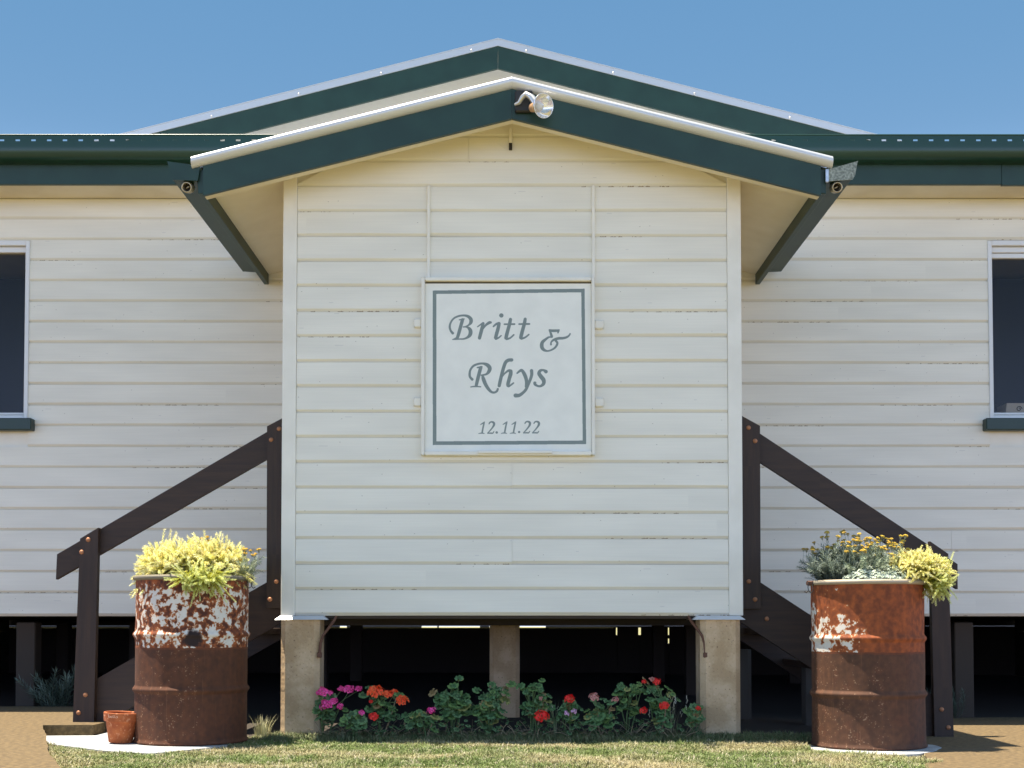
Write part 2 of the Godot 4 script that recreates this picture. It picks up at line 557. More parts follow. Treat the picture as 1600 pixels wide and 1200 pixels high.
func materials() -> void:
	var fine := noise_tex(0.03, 5, 3, [])
	var coarse := noise_tex(0.012, 5, 5, [])
	var bt := board_texture()
	M.board = mat(1, 1, 1, 0.55)
	M.board.albedo_texture = bt
	M.board.metallic_specular = 0.4
	M.trim = mat(1, 1, 1, 0.55)
	M.trim.albedo_texture = noise_tex(0.01, 4, 6, [[0.2, Color(0.885, 0.862, 0.80)], [0.8, Color(0.92, 0.898, 0.838)]])
	tri_tex(M.trim, 0.7)
	M.soffit = mat(1, 1, 1, 0.7)
	M.soffit.albedo_texture = noise_tex(0.008, 4, 7, [[0.2, Color(0.86, 0.815, 0.705)], [0.8, Color(0.90, 0.86, 0.76)]])
	tri_tex(M.soffit, 0.6)
	M.green = mat(1, 1, 1, 0.42)
	M.green.albedo_texture = noise_tex(0.01, 4, 9, [[0.2, Color(0.098, 0.202, 0.155)], [0.8, Color(0.12, 0.232, 0.182)]])
	tri_tex(M.green, 0.8)
	M.gutter_green = mat(0.011, 0.046, 0.031, 0.3)
	M.galv = mat(1, 1, 1, 0.36, 0.75)
	M.galv.albedo_texture = noise_tex(0.03, 3, 10, [[0.2, Color(0.74, 0.76, 0.78)], [0.8, Color(0.86, 0.87, 0.88)]])
	tri_tex(M.galv, 1.5)
	M.capping = mat(0.58, 0.585, 0.585, 0.38, 0.4)
	M.galv_old = mat(1, 1, 1, 0.5, 0.3)
	M.galv_old.albedo_texture = noise_tex(0.02, 5, 13, [[0.2, Color(0.42, 0.43, 0.38)], [0.8, Color(0.66, 0.67, 0.6)]])
	tri_tex(M.galv_old, 5.0)
	M.timber = mat(1, 1, 1, 0.62)
	M.timber.albedo_texture = wood_texture(Color(0.172, 0.112, 0.066), Color(0.235, 0.16, 0.098), 14)
	M.timber.uv1_scale = Vector3(0.8, 3.0, 1)
	bump(M.timber, M.timber.albedo_texture, 0.12)
	M.pale = mat(0.80, 0.80, 0.78, 0.6)
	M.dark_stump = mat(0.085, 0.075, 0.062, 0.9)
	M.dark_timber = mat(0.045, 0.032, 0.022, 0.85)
	M.bolt = mat(0.40, 0.18, 0.085, 0.55, 0.4)
	M.concrete = mat(1, 1, 1, 0.9)
	M.concrete.albedo_texture = speckle_texture(Color(0.72, 0.605, 0.455), Color(0.81, 0.70, 0.555), Color(0.32, 0.24, 0.16), 15, 0.006, 0.07)
	tri_tex(M.concrete, 1.6)
	bump(M.concrete, fine, 0.3)
	M.slab = mat(1, 1, 1, 0.9)
	M.slab.albedo_texture = speckle_texture(Color(0.60, 0.61, 0.62), Color(0.70, 0.71, 0.71), Color(0.42, 0.41, 0.39), 16, 0.01, 0.06)
	tri_tex(M.slab, 1.7)
	M.dirt = mat(1, 1, 1, 0.95)
	M.dirt.albedo_texture = speckle_texture(Color(0.345, 0.285, 0.185), Color(0.44, 0.365, 0.24), Color(0.22, 0.16, 0.095), 17, 0.03, 0.16, 768)
	tri_tex(M.dirt, 1.2)
	bump(M.dirt, fine, 0.25)
	M.lawn = mat(1, 1, 1, 0.95)
	M.lawn.albedo_texture = speckle_texture(Color(0.44, 0.43, 0.25), Color(0.58, 0.55, 0.36), Color(0.27, 0.28, 0.13), 18, 0.006, 0.1, 768)
	tri_tex(M.lawn, 0.8)
	M.soil = mat(0.045, 0.035, 0.026, 1.0)  # earth coloured dark to add to the darkness under the house
	M.drum_l = mat(1, 1, 1, 0.8)
	M.drum_l.albedo_texture = drum_texture(0)
	M.drum_r = mat(1, 1, 1, 0.8)
	M.drum_r.albedo_texture = drum_texture(1)
	for m in [M.drum_l, M.drum_r]:
		bump(m, m.albedo_texture, 0.12)
	M.rim_old = mat(0.19, 0.165, 0.115, 0.65, 0.2)
	M.rim_tan = mat(0.42, 0.35, 0.25, 0.6, 0.2)
	M.wire = mat(0.05, 0.045, 0.04, 0.5, 0.6)
	M.rusty = mat(0.14, 0.065, 0.04, 0.85, 0.1)
	M.pot = mat(1, 1, 1, 0.85)
	M.pot.albedo_texture = pot_texture()
	M.sign = mat(1, 1, 1, 0.45)
	M.sign.albedo_texture = sign_texture()
	M.dark_gap = mat(0.03, 0.025, 0.02, 0.9)
	M.glass = mat(0.02, 0.03, 0.04, 0.02)
	M.glass.metallic_specular = 0.24
	M.glass.transparency = BaseMaterial3D.TRANSPARENCY_ALPHA
	M.glass.albedo_color.a = 0.12
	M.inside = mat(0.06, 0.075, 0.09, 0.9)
	M.window_white = mat(0.72, 0.72, 0.70, 0.5)
	M.sill_green = mat(0.016, 0.04, 0.034, 0.45)
	M.cardboard = mat(0.42, 0.35, 0.26, 0.85)
	M.lamp_black = mat(0.02, 0.018, 0.016, 0.6)
	M.lamp_steel = mat(0.55, 0.54, 0.52, 0.35, 0.8)
	M.reflector = mat(0.88, 0.84, 0.78, 0.16, 0.9)
	M.lamp_amber = mat(0.7, 0.42, 0.22, 0.3, 0.3)
	M.lens = mat(0.95, 0.93, 0.9, 0.05)
	M.lens.transparency = BaseMaterial3D.TRANSPARENCY_ALPHA
	M.lens.albedo_color.a = 0.15
	M.brass = mat(0.5, 0.42, 0.28, 0.4, 0.7)
	M.brown = mat(0.16, 0.1, 0.06, 0.8)
	M.potting = mat(0.05, 0.035, 0.025, 1.0)
	M.leaf = leafy(mat(1, 1, 1, 0.6), 0.5)
	M.gold_leaf = leafy(mat(1, 1, 1, 0.6), 0.85)
	M.grass = leafy(mat(1, 1, 1, 0.7), 0.55)
	M.petal = leafy(mat(1, 1, 1, 0.6), 0.5)
	M.straw = mat(0.36, 0.30, 0.2, 0.85)


# ---------------------------------------------------------------- sky
func sky_texture() -> ImageTexture:
	var w := 512
	var h := 256
	var im := Image.create(w, h, false, Image.FORMAT_RGBF)
	var sun := Vector3(-0.25, 1.0, -0.065).normalized()
	for y in h:
		var el := (0.5 - (y + 0.5) / h) * PI
		for x in w:
			var az := ((x + 0.5) / w - 0.5) * TAU     # 0 looks along -z, grows towards +x
			var d := Vector3(sin(az) * cos(el), sin(el), -cos(az) * cos(el))
			var e := maxf(el, 0.0)
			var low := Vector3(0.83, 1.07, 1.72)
			var mid := Vector3(0.104, 0.183, 0.292)
			var high := Vector3(0.06, 0.14, 0.25)
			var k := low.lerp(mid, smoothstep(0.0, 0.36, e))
			k = k.lerp(high, smoothstep(0.34, 0.66, e))
			k *= Vector3.ONE - Vector3(0.30, 0.17, 0.11) * smoothstep(0.08, 0.5, absf(az + 0.06)) * smoothstep(0.22, 0.42, e)
			# paler near the sun
			var g := maxf(0.0, d.dot(sun))
			k += Vector3(1.0, 1.0, 0.95) * 0.35 * pow(g, 14.0)
			if el < 0.0:
				k = Vector3(0.3, 0.27, 0.2)
			im.set_pixel(x, y, Color(k.x, k.y, k.z))
	return ImageTexture.create_from_image(im)


# ---------------------------------------------------------------- weatherboards
func board_shape(x0b: float, x1b: float, x0t: float, x1t: float, y0: float, y1: float) -> Shape:
	var s := Shape.new()
	var u0 := rnd(0.0, 8.0)
	var count := maxi(2, int((x1b - x0b) / 0.34))
	var ph := y1 - y0
	var prof := [Vector2(0.001, 0.0), Vector2(0.017, 0.0175), Vector2(0.0135, ph - 0.001), Vector2(0.0, ph - 0.001)]
	var vv := [1.0, 0.88, 0.0, 0.0]
	var prev := []
	var pu := 0.0
	var bow := rnd(-0.0026, 0.0026)
	var phase := rnd(0.0, TAU)
	for i in count + 1:
		var t := float(i) / count
		var dy := rnd(-0.0013, 0.0013) + bow * sin(phase + t * (x1b - x0b) * 1.9)
		var dz := rnd(-0.0008, 0.0008)
		var row := []
		for k in 4:
			var x := lerpf(x0b, x1b, t) if k < 2 else lerpf(x0t, x1t, t)
			row.append(Vector3(x, y0 + prof[k].y + (dy if k < 2 else 0.0), prof[k].x + (dz if k > 0 and k < 3 else 0.0)))
		var u := (lerpf(x0b, x1b, t) + u0) / 8.0
		if i > 0:
			for k in 3:
				s.quad(prev[k], row[k], row[k + 1], prev[k + 1], Vector2(pu, vv[k]), Vector2(u, vv[k]), Vector2(u, vv[k + 1]), Vector2(pu, vv[k + 1]))
		else:
			s.quad(row[0], row[1], row[2], row[3])
		if i == count:
			s.quad(row[3], row[2], row[1], row[0])
		prev = row
		pu = u
	return s


func board(parent: Node3D, x0: float, x1: float, y0: float, y1: float, xf: Transform3D, x0t := INF, x1t := INF) -> void:
	put("weatherboard", board_shape(x0, x1, x0 if x0t == INF else x0t, x1 if x1t == INF else x1t, y0, y1), M.board, parent, xf)


const PITCH := 0.2524

func porch_row(i: int) -> float:
	return 0.654 if i == 0 else 0.794 + 0.13925 * (i - 1)

func main_row(i: int) -> float:
	return 0.66 if i == 0 else 0.814 + 0.1408 * (i - 1)


func build_porch(house: Node3D) -> void:
	# front wall
	var s := Shape.new()
	s.prism(PackedVector2Array([Vector2(-1.25, 0.655), Vector2(1.25, 0.655), Vector2(1.25, 3.075), Vector2(0, 3.39), Vector2(-1.25, 3.075)]), -0.1, -0.019)
	var wall := put("porch_front_wall", s, M.trim, house)
	var xf := Transform3D(Basis(), Vector3(0, 0, -0.016))
	for i in 20:
		var y0 := porch_row(i)
		var y1 := minf(porch_row(i + 1), 3.384)
		var lim := func(y: float) -> float: return clampf((3.387 - y) / PITCH, 0.02, 1.184)
		var b: float = lim.call(y0)
		var t: float = lim.call(y1 - 0.015)
		if y1 - y0 < 0.03:
			continue
		if i >= 7 and i <= 12:
			board(wall, -b, -0.47, y0, y1, xf)
			board(wall, 0.43, b, y0, y1, xf)
		elif i >= 13 and i <= 16:
			board(wall, -b, -0.468, y0, y1, xf)
			board(wall, -0.452, 0.441, y0 + rnd(-0.003, 0.003), y1, xf)
			board(wall, 0.457, b, y0, y1, xf)
		elif i > 16:
			if i == 18:
				board(wall, -b, -0.24, y0, y1, xf, -t, -0.24)
				board(wall, -0.2385, b, y0, y1, xf, -0.2385, t)
			else:
				board(wall, -b, b, y0, y1, xf, -t, t)
		elif i == 2 or i == 5:
			var j := [0.05, 0, 0, 0.13][i % 4] as float
			board(wall, -b, j, y0, y1, xf)
			board(wall, j + 0.0012, b, y0, y1, xf)
		else:
			board(wall, -b, b, y0, y1, xf)
	for side in [-1.0, 1.0]:
		s = Shape.new()
		s.cube(side * 1.1855, side * 1.262, 0.654, 3.12, -0.085, 0.006, 0.003, side)
		put("corner_board", s, M.trim, wall)
	for x in [-0.46, 0.449]:
		s = Shape.new()
		s.cube(x - 0.0085, x + 0.0085, 2.508, 3.026, -0.012, 0.013, 0.003, x)
		put("cover_strip", s, M.trim, wall)
	s = Shape.new()
	s.cube(-0.018, 0.002, 3.262, 3.345, 0.002, 0.022, 0.003)
	var clip := put("apex_stub", s, M.trim, wall)  # small cream stub hanging under the gable apex
	s = Shape.new()
	s.cube(-0.017, 0.001, 3.225, 3.262, 0.002, 0.018, 0.002)
	put("dark_slot", s, M.dark_gap, wall)  # solid dark box drawn for the dark slot of the stub
	# side walls
	for side in [-1.0, 1.0]:
		s = Shape.new()
		s.cube(side * 1.15, side * 1.244, 0.656, 3.07, -1.63, -0.102, 0.0)
		var w := put("porch_side_wall", s, M.trim, house)
		var bx := Basis(Vector3.UP, side * PI / 2)
		var sx := Transform3D(bx, Vector3(side * 1.246, 0, 0))
		for i in 17:
			# along local x: from -z (side +1) or +z (side -1)
			var a := 0.087 if side > 0 else -1.629
			var e := 1.629 if side > 0 else -0.087
			board(w, a, e, porch_row(i), porch_row(i + 1), sx)
	# roof over the porch
	s = Shape.new()
	for side in [-1.0, 1.0]:
		s.prism(PackedVector2Array([Vector2(0, 3.482), Vector2(0, 3.502), Vector2(side * 1.70, 3.502 - PITCH * 1.7), Vector2(side * 1.70, 3.482 - PITCH * 1.7)]), -1.64, 0.2)
	var roof := put("porch_roof", s, M.galv, house)
	for side in [-1.0, 1.0]:
		s = Shape.new()
		s.prism(PackedVector2Array([Vector2(side * 0.0008, 3.30), Vector2(side * 0.0008, 3.468), Vector2(side * 1.643, 3.468 - PITCH * 1.643), Vector2(side * 1.643, 3.30 - PITCH * 1.643)]), 0.245, 0.27)
		put("barge_board", s, M.green, roof)
		s = Shape.new()
		s.prism(PackedVector2Array([Vector2(0, 3.302), Vector2(0, 3.40), Vector2(side * 1.64, 3.40 - PITCH * 1.64), Vector2(side * 1.64, 3.302 - PITCH * 1.64)]), 0.19, 0.244)
		put("barge_lining", s, M.soffit, roof)
		s = Shape.new()
		s.prism(PackedVector2Array([Vector2(0, 3.385), Vector2(0, 3.397), Vector2(side * 1.644, 3.397 - PITCH * 1.644), Vector2(side * 1.644, 3.385 - PITCH * 1.644)]), -1.632, 0.189)
		var sf := put("soffit", s, M.soffit, roof)
		# a thin joint strip across the eave
		s = Shape.new()
		s.beam(Vector3(side * 1.27, 3.383 - PITCH * 1.27, 0.125), Vector3(side * 1.64, 3.383 - PITCH * 1.64, 0.125), 0.006, 0.11, Vector3.UP, 0.001)
		put("soffit_strip", s, M.soffit, sf)
		# rolled metal capping along the barge
		var prof := [[0.19, 0.0], [0.28, 0.0], [0.292, -0.003], [0.3, -0.012], [0.302, -0.024], [0.298, -0.037], [0.289, -0.05], [0.276, -0.059], [0.268, -0.06]]
		var rows := []
		for p in prof:
			var row := PackedVector3Array()
			for j in 9:
				var x := lerpf(0.0, 1.702, j / 8.0)
				if side < 0:
					x = 1.702 - x
				row.append(Vector3(side * x, 3.519 - PITCH * x + p[1] + rnd(-0.0006, 0.0006), p[0]))
			rows.append(row)
		s = Shape.new()
		s.sheet(rows, false, 1, 1, true)
		put("barge_cap", s, M.capping, roof)
		# side fascia and gutter
		s = Shape.new()
		s.cube(side * 1.646, side * 1.676, 2.903, 3.034, -1.631, 0.244, 0.002)
		put("eave_fascia", s, M.green, roof)
		s = Shape.new()
		var u := PackedVector2Array([Vector2(side * 1.832, 3.066), Vector2(side * 1.806, 2.972), Vector2(side * 1.68, 2.966), Vector2(side * 1.68, 3.042), Vector2(side * 1.683, 3.042), Vector2(side * 1.683, 2.969), Vector2(side * 1.803, 2.975), Vector2(side * 1.828, 3.066)])
		s.prism(u, -1.56, 0.262)
		var g := put("gutter", s, M.green, roof)
		s = Shape.new()
		if side < 0:
			s.prism(PackedVector2Array([Vector2(-1.836, 3.07), Vector2(-1.66, 3.046), Vector2(-1.672, 2.966), Vector2(-1.808, 2.97)]), 0.2625, 0.2665)
			put("gutter_end", s, M.green, g)
		else:
			s.prism(PackedVector2Array([Vector2(1.843, 3.072), Vector2(1.838, 3.062), Vector2(1.826, 2.995), Vector2(1.812, 2.972), Vector2(1.684, 2.962), Vector2(1.686, 3.028)]), 0.2625, 0.2665)
			put("gutter_end", s, M.galv_old, g)
			s = Shape.new()
			s.cube(1.668, 1.684, 2.958, 3.026, 0.258, 0.272, 0.001)
			put("gutter_bracket", s, M.galv, g)
		s = Shape.new()
		var tx := Transform3D(Basis(Vector3.RIGHT, 1.85), Vector3(side * 1.735, 2.95, 0.2))
		s.lathe([Vector2(0.021, -0.01), Vector2(0.021, 0.05), Vector2(0.024, 0.053), Vector2(0.029, 0.05), Vector2(0.0295, -0.01)], 24, tx)
		var pipe := put("overflow_pipe", s, M.brass, g)
		s = Shape.new()
		s.lathe([Vector2(0.0205, 0.012), Vector2(0.001, 0.014)], 20, tx)
		put("pipe_plug", s, M.dark_gap, pipe)
		s = Shape.new()
		s.tube([tx * Vector3(-0.009, 0.02, 0.004), tx * Vector3(0, 0.03, 0), tx * Vector3(0.01, 0.02, -0.006)], [0.004], 6)
		put("plug_key", s, M.brass, pipe)
	s = Shape.new()
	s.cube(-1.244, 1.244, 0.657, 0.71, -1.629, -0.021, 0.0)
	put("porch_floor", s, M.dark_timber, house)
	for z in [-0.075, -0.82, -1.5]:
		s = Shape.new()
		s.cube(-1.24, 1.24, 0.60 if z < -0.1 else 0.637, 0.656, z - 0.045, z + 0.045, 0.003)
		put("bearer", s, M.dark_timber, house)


func build_main(house: Node3D) -> void:
	var s := Shape.new()
	# front wall with two openings
	s.cube(-6.5, 6.5, 0.661, 1.987, -1.75, -1.649, 0.0)
	s.cube(-6.5, 6.5, 3.185, 3.5, -1.75, -1.649, 0.0)
	s.cube(-3.29, 3.246, 1.987, 3.185, -1.75, -1.649, 0.0)
	for side in [-1.0, 1.0]:
		s.cube(side * 4.35, side * 6.5, 1.987, 3.185, -1.75, -1.649, 0.0)
	var wall := put("main_wall", s, M.trim, house)
	var xf := Transform3D(Basis(), Vector3(0, 0, -1.646))
	for i in 21:
		var y0 := main_row(i)
		var y1 := minf(main_row(i + 1), 3.489)
		if y1 - y0 < 0.03:
			continue
		for side in [-1.0, 1.0]:
			var edge := 3.262 if side < 0 else 3.218
			var spans := [[1.262, edge], [4.38, 6.5]]
			if y1 < 1.915 or y0 > 3.18:
				var j := rnd(2.6, 5.4)
				spans = [[1.262, j], [j + 0.0014, 6.5]]
			for sp in spans:
				if side < 0:
					board(wall, -sp[1], -sp[0], y0, y1, xf)
				else:
					board(wall, sp[0], sp[1], y0, y1, xf)
	# windows
	for side in [-1.0, 1.0]:
		var e := 3.29 if side < 0 else 3.246
		var far := 4.35
		s = Shape.new()
		s.cube(side * (e - 0.028), side * e, 1.99, 3.20, -1.72, -1.622, 0.003)
		s.cube(side * far, side * (far + 0.03), 1.99, 3.20, -1.72, -1.622, 0.003)
		s.cube(side * (e + 0.001), side * (far - 0.001), 3.17, 3.204, -1.72, -1.63, 0.003)
		s.cube(side * (e + 0.001), side * (far - 0.001), 3.13, 3.168, -1.72, -1.66, 0.003)
		var w := put("window", s, M.window_white, house)
		if side > 0:
			s = Shape.new()
			s.cube(side * (e + 0.001), side * (far - 0.001), 3.095, 3.128, -1.715, -1.675, 0.003)
			put("sash_rail", s, M.window_white, w)
		s = Shape.new()
		s.cube(side * (e + 0.001), side * (far - 0.001), 1.99, 2.022, -1.715, -1.67, 0.003)
		s.cube(side * (e + 0.006), side * (far - 0.001), 2.026, 2.040, -1.715, -1.68, 0.002)
		put("sash_rail", s, M.window_white, w)
		s = Shape.new()
		s.cube(side * (e + 0.002), side * (far - 0.002), 2.03, 3.13, -1.7, -1.696, 0.0)
		put("pane", s, M.glass, w)
		s = Shape.new()
		s.cube(side * (e - 0.075), side * (far + 0.08), 1.905, 1.986, -1.64, -1.56, 0.006)
		put("sill", s, M.sill_green, w)
		# a dark room behind the glass
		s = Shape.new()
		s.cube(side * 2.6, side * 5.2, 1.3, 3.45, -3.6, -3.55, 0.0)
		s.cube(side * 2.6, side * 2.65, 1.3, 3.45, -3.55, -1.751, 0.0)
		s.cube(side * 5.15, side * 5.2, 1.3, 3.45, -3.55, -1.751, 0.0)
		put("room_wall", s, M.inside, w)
	# eave
	for sp in [[-6.6, 3.205], [3.2065, 6.6]]:
		s = Shape.new()
		s.cube(sp[0], sp[1], 3.484 if sp[0] < 0 else 3.479, 3.742, -1.352, -1.324, 0.002, sp[0])
		put("eave_fascia", s, M.green, house)
	s = Shape.new()
	s.cube(-6.6, 6.6, 3.492, 3.504, -1.63, -1.353, 0.0)
	put("eave_soffit", s, M.soffit, house)
	var side_xf := Transform3D(Basis(Vector3(0, 0, 1), Vector3(0, 1, 0), Vector3(-1, 0, 0)), Vector3.ZERO)
	s = Shape.new()
	s.prism(PackedVector2Array([Vector2(-1.31, 3.745), Vector2(-10.2, 4.835), Vector2(-10.2, 4.855), Vector2(-1.31, 3.763)]), -6.6, 6.6, side_xf)
	put("main_roof", s, M.galv, house)
	# gutter with a row of overflow slots
	s = Shape.new()
	var prof := [[3.7245, -1.2], [3.69, -1.2], [3.668, -1.201], [3.65, -1.205], [3.634, -1.215], [3.622, -1.232], [3.616, -1.255], [3.614, -1.29], [3.614, -1.322]]
	var rows := []
	for p in prof:
		var row := PackedVector3Array()
		for j in 23:
			row.append(Vector3(-6.6 + 0.6 * j, p[0], p[1]))
		rows.append(row)
	s.sheet(rows, false, 1, 1, true)
	s.cube(-6.6, 6.6, 3.7365, 3.764, -1.203, -1.2, 0.0)
	s.tube([Vector3(-6.6, 3.765, -1.2015), Vector3(6.6, 3.765, -1.2015)], [0.0055], 8)
	var x := -6.6
	var c := -3.192 - 0.1017 * 33
	while x < 6.6:
		var e := minf(c - 0.0145, 6.6)
		if e > x:
			s.cube(x, e, 3.7245, 3.7365, -1.203, -1.2, 0.0)
		x = c + 0.0145
		c += 0.1017
	put("slotted_gutter", s, M.gutter_green, house)
	# gable above
	var ax := -0.115
	var k := 0.2575
	s = Shape.new()
	s.prism(PackedVector2Array([Vector2(ax - 5.3, 3.96), Vector2(ax + 5.3, 3.96), Vector2(ax, 5.325)]), -3.8, -3.66)
	put("upper_gable_wall", s, M.pale, house)
	s = Shape.new()
	for side in [-1.0, 1.0]:
		s.prism(PackedVector2Array([Vector2(ax, 5.345), Vector2(ax, 5.375), Vector2(ax + side * 5.5, 5.375 - k * 5.5), Vector2(ax + side * 5.5, 5.345 - k * 5.5)]), -10.2, -3.43)
	var gr := put("upper_gable_roof", s, M.galv, house)
	for side in [-1.0, 1.0]:
		s = Shape.new()
		s.prism(PackedVector2Array([Vector2(ax + side * 0.0006, 5.144), Vector2(ax + side * 0.0006, 5.334), Vector2(ax + side * 5.5, 5.334 - k * 5.5), Vector2(ax + side * 5.5, 5.144 - k * 5.5)]), -3.425, -3.4)
		put("barge_board", s, M.green, gr)
		s = Shape.new()
		s.prism(PackedVector2Array([Vector2(ax, 5.3), Vector2(ax, 5.312), Vector2(ax + side * 5.4, 5.312 - k * 5.4), Vector2(ax + side * 5.4, 5.3 - k * 5.4)]), -3.64, -3.426)
		put("soffit", s, M.soffit, gr)
		s = Shape.new()
		s.prism(PackedVector2Array([Vector2(ax, 5.33), Vector2(ax, 5.385), Vector2(ax + side * 5.52, 5.385 - k * 5.52), Vector2(ax + side * 5.52, 5.33 - k * 5.52)]), -3.399, -3.39)
		s.prism(PackedVector2Array([Vector2(ax, 5.386), Vector2(ax, 5.392), Vector2(ax + side * 5.52, 5.392 - k * 5.52), Vector2(ax + side * 5.52, 5.386 - k * 5.52)]), -3.55, -3.386)
		for j in 6:
			var d := 0.2 + j * 0.72 + rnd(-0.05, 0.05)
			s.lathe([Vector2(0.011, 0.0), Vector2(0.009, 0.007), Vector2(0.003, 0.010)], 8, Transform3D(Basis(Vector3.RIGHT, PI / 2), Vector3(ax + side * d, 5.345 - k * d, -3.39)))
		put("barge_cap", s, M.capping, gr)
	s = Shape.new()
	s.lathe([Vector2(0.025, -0.03), Vector2(0.03, 0.0), Vector2(0.026, 0.02), Vector2(0.004, 0.03)], 14, Transform3D(Basis(), Vector3(ax, 5.392, -3.46)))
	put("ridge_end", s, M.capping, gr)
	# the rest of the shell
	s = Shape.new()
	s.cube(-6.5, 6.5, 0.662, 0.72, -10.0, -1.76, 0.0)
	put("main_floor", s, M.dark_timber, house)
	s = Shape.new()
	s.cube(-6.5, 6.5, 3.507, 3.56, -10.0, -1.36, 0.0)
	put("ceiling", s, M.trim, house)
	s = Shape.new()
	s.cube(-6.5, 6.5, 0.721, 4.8, -10.15, -10.02, 0.0)
	put("rear_wall", s, M.trim, house)
	for side in [-1.0, 1.0]:
		s = Shape.new()
		s.cube(side * 6.4, side * 6.5, 0.721, 3.506, -10.0, -1.76, 0.0)
		put("end_wall", s, M.trim, house)


func frustum(s: Shape, c: Vector3, top: Vector2, bottom: Vector2, h: float) -> void:
	var p := []
	for w in [[-1, -1], [1, -1], [1, 1], [-1, 1]]:
		p.append([c + Vector3(w[0] * bottom.x / 2, 0, w[1] * bottom.y / 2), c + Vector3(w[0] * top.x / 2, h, w[1] * top.y / 2)])
	var mid := c + Vector3(0, h / 2, 0)
	var z := Vector2.ZERO
	for i in 4:
		var j := (i + 1) % 4
		s.out_quad(mid, p[i][0], p[j][0], p[j][1], p[i][1], z, z, z, z)
	s.out_quad(mid, p[0][0], p[1][0], p[2][0], p[3][0], z, z, z, z)
	s.out_quad(mid, p[0][1], p[1][1], p[2][1], p[3][1], z, z, z, z)


func build_under(house: Node3D) -> void:
	# chamfered concrete stumps
	for a in [[-1.157, -0.095, 0.213, 0.634], [1.137, -0.095, 0.219, 0.634], [-0.049, -1.66, 0.2, 0.63], [1.515, -1.55, 0.13, 0.44]]:
		var s := Shape.new()
		var w: float = a[2] / 2
		var ch := 0.028
		var poly := PackedVector2Array([Vector2(-w, -w + ch), Vector2(-w + ch, -w), Vector2(w - ch, -w), Vector2(w, -w + ch), Vector2(w, w - ch), Vector2(w - ch, w), Vector2(-w + ch, w), Vector2(-w, w - ch)])
		var bx := Basis(Vector3(1, 0, 0), Vector3(0, 0, -1), Vector3(0, 1, 0))
		s.prism(poly, -0.12, a[3], Transform3D(bx, Vector3(a[0], 0, a[1])))
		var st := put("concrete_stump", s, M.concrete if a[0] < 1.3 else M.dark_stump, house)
		if a[1] > -0.5:
			s = Shape.new()
			frustum(s, Vector3(a[0] + (0.012 if a[0] < 0 else -0.012), 0.632, a[1]), Vector2(0.235, 0.23), Vector2(0.288, 0.27), 0.021)
			put("stump_cap", s, M.capping, st)
	for z in [-1.86, -4.5, -7.2]:
		for x in [-4.9, -3.32, -1.7, 1.6, 3.085, 4.8]:
			if z > -2 and absf(x) < 2:
				continue
			var s := Shape.new()
			s.cube(x - 0.065, x + 0.065, -0.1, 0.62, z - 0.065, z + 0.065, 0.006, x)
			put("timber_stump", s, M.dark_timber, house)
	for side in [-1.0, 1.0]:
		var s := Shape.new()
		var x0: float = side * (0.967 if side < 0 else 0.972)
		s.tube([Vector3(x0 + side * -0.005, 0.652, -0.02), Vector3(x0 + side * 0.004, 0.63, -0.01), Vector3(x0 + side * 0.065, 0.545, 0.0), Vector3(x0 + side * 0.078, 0.505, 0.003), Vector3(x0 + side * 0.082, 0.44, 0.004)], [0.0075], 8)
		s.cube(x0 + side * 0.07, x0 + side * 0.094, 0.425, 0.455, -0.012, 0.016, 0.004)
		put("tie_rod", s, M.rusty, house)
	# skirting at the far side with gaps that let daylight through
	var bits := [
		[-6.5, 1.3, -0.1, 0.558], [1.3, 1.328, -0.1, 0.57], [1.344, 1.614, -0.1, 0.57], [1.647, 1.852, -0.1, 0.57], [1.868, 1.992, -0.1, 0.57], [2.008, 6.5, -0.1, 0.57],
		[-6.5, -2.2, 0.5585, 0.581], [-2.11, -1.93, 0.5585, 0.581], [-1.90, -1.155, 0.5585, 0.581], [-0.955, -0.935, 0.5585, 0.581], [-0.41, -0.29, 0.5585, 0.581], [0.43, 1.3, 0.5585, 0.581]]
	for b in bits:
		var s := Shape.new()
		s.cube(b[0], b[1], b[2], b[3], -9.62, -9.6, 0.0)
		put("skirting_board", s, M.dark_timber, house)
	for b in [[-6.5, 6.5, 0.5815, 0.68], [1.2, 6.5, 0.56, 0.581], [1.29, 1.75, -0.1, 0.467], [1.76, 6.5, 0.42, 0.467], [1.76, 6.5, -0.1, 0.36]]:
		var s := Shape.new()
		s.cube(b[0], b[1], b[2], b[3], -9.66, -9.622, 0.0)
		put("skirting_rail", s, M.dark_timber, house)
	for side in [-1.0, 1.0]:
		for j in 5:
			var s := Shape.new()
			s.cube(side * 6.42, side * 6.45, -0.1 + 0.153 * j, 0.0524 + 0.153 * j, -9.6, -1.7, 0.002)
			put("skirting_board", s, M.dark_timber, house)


func dome(s: Shape, p: Vector3, r: float) -> void:
	s.lathe([Vector2(r, 0), Vector2(r * 0.93, r * 0.35), Vector2(r * 0.6, r * 0.65), Vector2(0.0005, r * 0.75)], 12, Transform3D(Basis(Vector3.RIGHT, PI / 2), p))


const BOLTS_L := [[-1.363, 1.651, 0], [-1.319, 1.713, 0], [-1.329, 0.848, 0], [-1.364, 0.747, 0], [-2.392, 1.084, 0], [-2.428, 1.014, 0], [-2.398, 0.211, 0], [-2.435, 0.110, 0]]
const BOLTS_R := [[1.339, 1.719, 0], [1.376, 1.644, 0], [1.335, 0.848, 0], [1.370, 0.747, 0], [1.444, 0.638, 1], [2.414, 0.129, 0], [2.451, 0.028, 0]]


